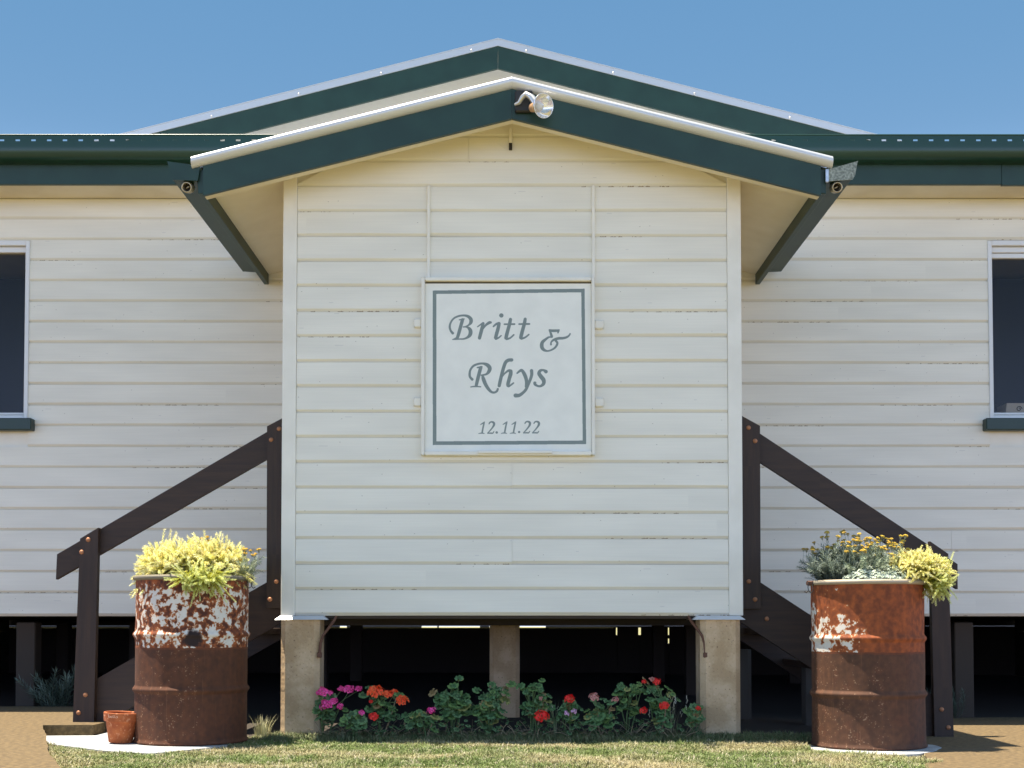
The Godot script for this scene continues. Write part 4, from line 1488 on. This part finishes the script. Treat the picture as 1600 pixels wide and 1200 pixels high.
func feather_weed(label: String, at: Vector3, n: int, hgt: float, spread: float) -> void:
	var g := thing("feathery_weed", label, "weed", at)
	var mesh := plume_mesh(0.22, 0.25, 60, 0.035, 0.004, Color(0.06, 0.09, 0.06), Color(0.12, 0.16, 0.12), Color(0.08, 0.08, 0.05))
	var list := []
	for i in n:
		var a := rnd(0, TAU)
		list.append(Transform3D(up_basis(Vector3(cos(a) * rnd(0.1, 0.8), 1, sin(a) * rnd(0.1, 0.6)).normalized(), rnd(0, 6), hgt / 0.22 * rnd(0.6, 1.1)), Vector3(cos(a), 0, sin(a)) * spread * rnd(0, 1)))
	many("shoots", mesh, M.leaf, list, g)


# ---------------------------------------------------------------- ground
const PATH_L := [Vector2(-12.0, -1.62), Vector2(-2.30, -1.62), Vector2(-2.28, -0.02), Vector2(-2.56, 0.0), Vector2(-2.32, 0.62), Vector2(-2.05, 1.35), Vector2(-1.72, 2.15), Vector2(-1.5, 3.2), Vector2(-1.4, 9.0), Vector2(-12.0, 9.0)]
const PATH_R := [Vector2(12.0, -1.75), Vector2(2.1, -1.75), Vector2(1.95, -0.4), Vector2(2.05, 0.3), Vector2(2.03, 0.75), Vector2(1.93, 1.05), Vector2(1.76, 1.5), Vector2(1.65, 2.2), Vector2(1.6, 3.2), Vector2(1.6, 9.0), Vector2(12.0, 9.0)]
const SLAB_L := [Vector2(-2.80, -0.66), Vector2(-1.5, -0.05), Vector2(-1.42, 0.6), Vector2(-1.70, 0.98), Vector2(-1.96, 0.84), Vector2(-2.36, 0.46), Vector2(-2.62, -0.1)]
const SLAB_R := [Vector2(1.50, 0.30), Vector2(1.62, 0.18), Vector2(2.05, 0.14), Vector2(2.20, 0.28), Vector2(2.185, 0.44), Vector2(2.10, 0.62), Vector2(1.97, 0.77), Vector2(1.80, 0.80), Vector2(1.60, 0.78), Vector2(1.49, 0.62)]


func rough_outline(poly: Array, step: float, amp: float, sd: int) -> PackedVector2Array:
	var f := noise(3.0, 3, sd)
	var out := PackedVector2Array()
	for i in poly.size():
		var a: Vector2 = poly[i]
		var b: Vector2 = poly[(i + 1) % poly.size()]
		var n := clampi(int(a.distance_to(b) / step), 1, 40)
		for k in n:
			var p := a.lerp(b, float(k) / n)
			out.append(p + Vector2(f.get_noise_2d(p.x, p.y), f.get_noise_2d(p.x + 40.0, p.y)) * amp)
	return out


func slab(called: String, poly: PackedVector2Array, y0: float, y1: float, material: Material, parent: Node3D = self) -> MeshInstance3D:
	# outline in x and z
	var flat := PackedVector2Array()
	for p in poly:
		flat.append(Vector2(p.x, -p.y))
	var s := Shape.new()
	s.prism(flat, y0, y1, Transform3D(Basis(Vector3(1, 0, 0), Vector3(0, 0, -1), Vector3(0, 1, 0)), Vector3.ZERO))
	return put(called, s, material, parent)


func build_ground() -> void:
	var xs := [-300.0, -80.0, -25.0]
	var zs := [-300.0, -80.0, -25.0]
	for i in 49:
		xs.append(-12.0 + 0.5 * i)
	for i in 53:
		zs.append(-14.0 + 0.5 * i)
	xs.append_array([25.0, 80.0, 300.0])
	zs.append_array([25.0, 80.0, 300.0])
	var rows := []
	for z in zs:
		var r := PackedVector3Array()
		for x in xs:
			r.append(Vector3(x, -0.02 + h_ground(x, z), z))
		rows.append(r)
	var s := Shape.new()
	s.sheet(rows, false, 1, 1, true)
	structure(put("ground", s, M.lawn))
	s = Shape.new()
	rows = []
	for z in [-9.55, -6.0, -3.0, -1.7, -0.8, 0.0, 0.27]:
		var r := PackedVector3Array()
		for i in 41:
			var x := -6.3 + 12.6 * i / 40.0
			if z > -1.6 and absf(x) > 1.9:
				x = signf(x) * 1.9
			r.append(Vector3(x, -0.012 + h_ground(x, z), z + (0.03 * sin(i * 1.7) if z > 0.2 else 0.0)))
		rows.append(r)
	s.sheet(rows, false, 1, 1, true)
	structure(put("garden_soil", s, M.soil))
	structure(slab("concrete_path", rough_outline(PATH_L, 0.06, 0.012, 5), -0.03, 0.058, M.dirt))
	structure(slab("dirt_path", rough_outline(PATH_R, 0.22, 0.09, 6), -0.12, -0.024, M.dirt))
	var a := slab("white_slab", rough_outline(SLAB_L, 0.3, 0.012, 8), -0.03, 0.001, M.slab)
	tag(a, "flat white slab on the lawn under the terracotta pot and the white flaked drum", "paving slab")
	var b := slab("broken_slab", rough_outline(SLAB_R, 0.08, 0.035, 9), -0.06, -0.022, M.slab)
	tag(b, "grey broken edged slab under the rusty orange drum", "paving slab")


func in_poly(p: Vector2, poly: Array) -> bool:
	return Geometry2D.is_point_in_polygon(p, PackedVector2Array(poly))


func build_lawn() -> void:
	var kinds := []
	for k in 4:
		var s := Shape.new()
		for i in 8:
			var a := rnd(0, TAU)
			var base := Vector3(rnd(-0.012, 0.012), 0, rnd(-0.012, 0.012))
			var ln := rnd(0.014, 0.03)
			var out := Vector3(cos(a), 0, sin(a)) * ln * rnd(0.3, 1.1)
			var sd := Vector3(-sin(a), 0, cos(a)) * rnd(0.0012, 0.0024)
			var mid := base + Vector3.UP * ln * 0.62 + out * 0.3
			var tip := base + Vector3.UP * ln * rnd(0.7, 1.0) + out
			s.tint = Color.WHITE * rnd(0.6, 1.25)
			s.tint.a = 1.0
			s.quad(base - sd, base + sd, mid + sd * 0.8, mid - sd * 0.8)
			s.tri(mid - sd * 0.8, mid + sd * 0.8, tip)
		kinds.append(s.mesh())
	var lists := [[], [], [], []]
	var cols := [[], [], [], []]
	var dry := noise(1.1, 4, 90)
	var thick := noise(2.4, 3, 91)
	for i in 110000:
		var x := rnd(-2.75, 2.75)
		var z := 0.02 + 3.2 * pow(rng.randf(), 1.25) - 0.1
		var d := dry.get_noise_2d(x, z * 1.2)
		var t := thick.get_noise_2d(x, z)
		if t < -0.34 and rng.randf() < 0.75:
			continue
		var p := Vector2(x, z)
		if in_poly(p, SLAB_L) or in_poly(p, SLAB_R) or in_poly(p + Vector2(t * 0.08, 0), PATH_L) or in_poly(p - Vector2(t * 0.12, 0), PATH_R):
			continue
		if z < 0.2 and rng.randf() < 0.6:
			continue
		var green := clampf(0.72 - d * 1.5 - 0.35 * smoothstep(0.9, 1.7, x) * (1.0 if z < 1.1 else 0.5) + rnd(-0.3, 0.3), 0.0, 1.0)
		var col := Color(0.47, 0.40, 0.21).lerp(Color(0.185, 0.25, 0.065), green)
		if rng.randf() < 0.12:
			col = Color(0.58, 0.52, 0.35)
		col *= rnd(0.75, 1.15)
		col.a = 1.0
		var k := rng.randi() % 4
		lists[k].append(Transform3D(Basis(Vector3.UP, rnd(0, TAU)).scaled(Vector3(1, rnd(0.6, 1.15) * (1.0 + 0.5 * t), 1) * rnd(0.8, 1.25)), Vector3(x, -0.021 + h_ground(x, z), z)))
		cols[k].append(col)
	# longer blades in the shade along the bed
	for i in 5200:
		var x := rnd(-1.3, 1.75)
		var z := rnd(-0.08, 0.3)
		var p := Vector2(x, z)
		if in_poly(p, SLAB_R):
			continue
		var k := rng.randi() % 4
		lists[k].append(Transform3D(Basis(Vector3.UP, rnd(0, TAU)).scaled(Vector3(1.2, rnd(0.8, 1.9), 1.2)), Vector3(x, -0.013 + h_ground(x, z), z)))
		cols[k].append(Color(0.30, 0.27, 0.14).lerp(Color(0.1, 0.16, 0.05), rnd(0.2, 1.0)))
	var g := Node3D.new()
	g.name = "lawn_grass"
	add_child(g, true)
	tag(g, "short dry green and straw coloured lawn in front of the house", "grass")
	g.set_meta("kind", "stuff")
	for k in 4:
		many("grass_blades", kinds[k], M.grass, lists[k], g, cols[k])


func build_litter() -> void:
	# dry stalks and dead leaves caught among the plants
	var s := Shape.new()
	for i in 260:
		var p := Vector3(rnd(-1.04, 1.02), rnd(0.0, 0.03), rnd(-0.02, 0.27))
		var w := rnd(0.5, 1.2)
		s.tint = Color(0.34 * w, 0.27 * w, 0.16 * w)
		var a := rnd(0, TAU)
		var ln := rnd(0.03, 0.11)
		var q := p + Vector3(cos(a) * ln, rnd(0.0, 0.07), sin(a) * ln * 0.5)
		s.tube([p, (p + q) / 2 + Vector3(0, rnd(0, 0.015), 0), q], [rnd(0.0008, 0.002)], 3, false)
	for i in 320:
		var p := Vector3(rnd(-1.04, 1.02), rnd(0.0, 0.09), rnd(-0.02, 0.25))
		var w := rnd(0.5, 1.2)
		var a := rnd(0, TAU)
		var c := Color(0.25 * w, 0.18 * w, 0.08 * w) if i % 2 == 0 else Color(0.1 * w, 0.14 * w, 0.05 * w)
		s.blade(p, Vector3(cos(a), rnd(-0.3, 0.8), sin(a)).normalized(), Vector3(-sin(a), 0, cos(a)), rnd(0.015, 0.035), rnd(0.008, 0.02), c, c)
	var o := put("bed_litter", s, M.leaf)
	var list := []
	for i in 420:
		list.append(Transform3D(up_basis(Vector3(rnd(-0.6, 0.6), 1, rnd(-0.1, 0.9)).normalized(), rnd(0, TAU), rnd(0.014, 0.036)), Vector3(rnd(-1.02, 1.0), rnd(0.0, 0.11), rnd(-0.06, 0.2))))
	var u := many("low_leaves", leaf_kinds[1], M.leaf, list, self)
	tag(u, "small low leaves filling the flower bed between the geraniums", "ground cover")
	tag(o, "dry stalks and dead leaves littering the flower bed under the porch", "plant litter")
	o.set_meta("kind", "stuff")


func build_pot() -> void:
	var g := thing("terracotta_pot", "small empty terracotta flower pot with faint chalk words, tilted beside the white flaked drum", "flower pot", Vector3(-2.0, 0.004, 0.44))
	var xf := Transform3D(Basis(Vector3(0, 0, 1), -0.055), Vector3.ZERO)
	var s := Shape.new()
	s.lathe([Vector2(0.055, 0.0), Vector2(0.059, 0.003), Vector2(0.079, 0.106), Vector2(0.0795, 0.108), Vector2(0.0885, 0.1085), Vector2(0.0895, 0.111), Vector2(0.0925, 0.15), Vector2(0.0915, 0.1535), Vector2(0.0885, 0.1545), Vector2(0.0855, 0.153), Vector2(0.083, 0.15), Vector2(0.078, 0.105), Vector2(0.056, 0.015), Vector2(0.001, 0.013)], 56, xf)
	put("pot", s, M.pot, g)


func build_box() -> void:
	var g := thing("cardboard_box", "brown cardboard box with a scroll mark behind the glass of the right window", "box", Vector3(3.46, 2.045, -1.82))
	var s := Shape.new()
	s.prism(PackedVector2Array([Vector2(-0.09, 0.0), Vector2(0.2, 0.0), Vector2(0.2, 0.07), Vector2(-0.082, 0.07)]), -0.1, 0.08)
	put("carton", s, M.cardboard, g)
	s = Shape.new()
	var pts := []
	for i in 16:
		var t := i / 15.0
		pts.append(Vector3(0.0 + cos(t * 8.0) * 0.02 * (1.0 - t * 0.7), 0.03 + sin(t * 8.0) * 0.02 * (1.0 - t * 0.7), 0.0815))
	s.tube(pts, [0.0028], 5)
	put("scroll_mark", s, M.dark_gap, g)


# ---------------------------------------------------------------- scene
func _ready() -> void:
	rng.seed = 20
	var cam := Camera3D.new()
	cam.name = "camera"
	cam.position = Vector3(0, 0.61, 7.168)
	cam.rotation_degrees.x = 2.0
	cam.projection = Camera3D.PROJECTION_FRUSTUM
	cam.near = 0.1
	cam.far = 900.0
	cam.size = 0.1 * 1200.0 / 2050.0
	cam.frustum_offset = Vector2(0, 0.1 * 303.0 / 2050.0)
	add_child(cam)
	cam.current = true
	var we := WorldEnvironment.new()
	we.name = "environment"
	var env := Environment.new()
	env.background_mode = Environment.BG_SKY
	var sky := Sky.new()
	var pano := PanoramaSkyMaterial.new()
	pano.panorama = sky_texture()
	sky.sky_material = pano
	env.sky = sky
	env.background_energy_multiplier = 1.0
	env.tonemap_mode = Environment.TONE_MAPPER_LINEAR
	env.tonemap_exposure = 2.4
	env.sdfgi_enabled = true
	env.ssao_enabled = true
	env.ssil_enabled = true
	we.environment = env
	add_child(we)
	var sun := DirectionalLight3D.new()
	sun.name = "sun"
	sun.light_energy = 1.6
	sun.light_color = Color(1.0, 0.955, 0.88)
	sun.light_angular_distance = 0.5
	sun.shadow_enabled = true
	add_child(sun)
	sun.look_at_from_position(Vector3.ZERO, Vector3(0.26, -1.0, 0.035), Vector3.BACK)

	materials()
	build_ground()
	var house := thing("house", "white weatherboard house on stumps with green barges, gutters and a gabled front porch", "house", Vector3.ZERO)
	build_main(house)
	build_porch(house)
	build_under(house)
	build_stair(true)
	build_stair(false)
	build_sign()
	build_floodlight()
	build_drum(0, Vector3(-1.663, 0.003, 0.34))
	build_drum(1, Vector3(1.848, -0.02, 0.34))
	build_pot()
	build_box()
	build_bed()
	grey_shrub("sparse grey leaved plant with yellow heads behind the golden plant in the white flaked drum", Vector3(-1.663, 0.85, 0.34), [[0.2, -0.06, 0.12], [0.24, 0.0, 0.09], [0.0, -0.17, 0.2]], 150, Vector2(0.10, 0.2), 46, Color(0.13, 0.17, 0.11), Color(0.30, 0.35, 0.24), Color(0.72, 0.44, 0.03), Vector3(0.12, 0, 0))
	golden("broad golden feathery mound filling and overhanging the white flaked drum", Vector3(-1.663, 0.85, 0.34), Vector3(0.0, 0.008, 0.0), Vector3(0.295, 0.10, 0.265), 1900, Vector3(0.09, 0.02, 0.03), 150, Vector3(0.2, -0.45, 0.75), Vector3(0.1, 0.01, 0.25))
	grey_shrub("dark grey green bushy plant with ochre heads at the left of the rusty orange drum", Vector3(1.848, 0.83, 0.34), [[-0.15, 0.0, 0.13], [-0.1, -0.06, 0.15], [-0.02, -0.12, 0.14]], 420, Vector2(0.13, 0.25), 80, Color(0.07, 0.1, 0.075), Color(0.19, 0.235, 0.18), Color(0.5, 0.33, 0.03), Vector3(-0.1, 0, 0))
	grey_shrub("taller grey plant with bright yellow heads in the middle of the rusty orange drum", Vector3(1.848, 0.83, 0.34), [[0.05, 0.05, 0.12], [0.1, -0.02, 0.12], [-0.05, 0.1, 0.08]], 260, Vector2(0.10, 0.24), 90, Color(0.13, 0.18, 0.12), Color(0.30, 0.36, 0.25), Color(0.78, 0.52, 0.05), Vector3(0.25, 0, 0.1))
	silver_mound(Vector3(1.87, 0.835, 0.51))
	golden("golden feathery plant leaning over the right rim of the rusty orange drum", Vector3(1.848, 0.83, 0.34), Vector3(0.225, 0.0, 0.1), Vector3(0.185, 0.145, 0.18), 1000, Vector3(0.03, 0.03, 0.08), 170, Vector3(0.75, -0.25, 0.3), Vector3(0.27, 0.0, 0.12))
	weed("sunlit straw coloured grass tuft left of the left concrete stump", Vector3(-1.37, -0.01, -0.06), 80, 0.17, 0.11, Color(0.5, 0.48, 0.26))
	weed("tall wispy grass with seed heads between the two scarlet geraniums", Vector3(0.24, -0.01, 0.05), 22, 0.3, 0.05, Color(0.2, 0.26, 0.12), true)
	weed("dry wispy seeding grass between the woody geranium and the right stump", Vector3(0.86, -0.01, 0.06), 26, 0.36, 0.07, Color(0.22, 0.22, 0.12), true)
	weed("spreading dark green grass tuft at the foot of the right concrete stump", Vector3(0.99, -0.01, 0.16), 60, 0.12, 0.1, Color(0.07, 0.13, 0.05))
	weed("low tangle of shaded grass under the two magenta geraniums", Vector3(-0.9, -0.01, 0.22), 50, 0.11, 0.16, Color(0.1, 0.12, 0.06))
	feather_weed("dim feathery grey green weed under the house left of the porch", Vector3(-3.05, -0.02, -1.72), 22, 0.34, 0.1)
	feather_weed("dim low weed under the house at the far right behind the stair post", Vector3(2.98, -0.04, -1.75), 14, 0.22, 0.08)
	build_litter()
	build_lawn()
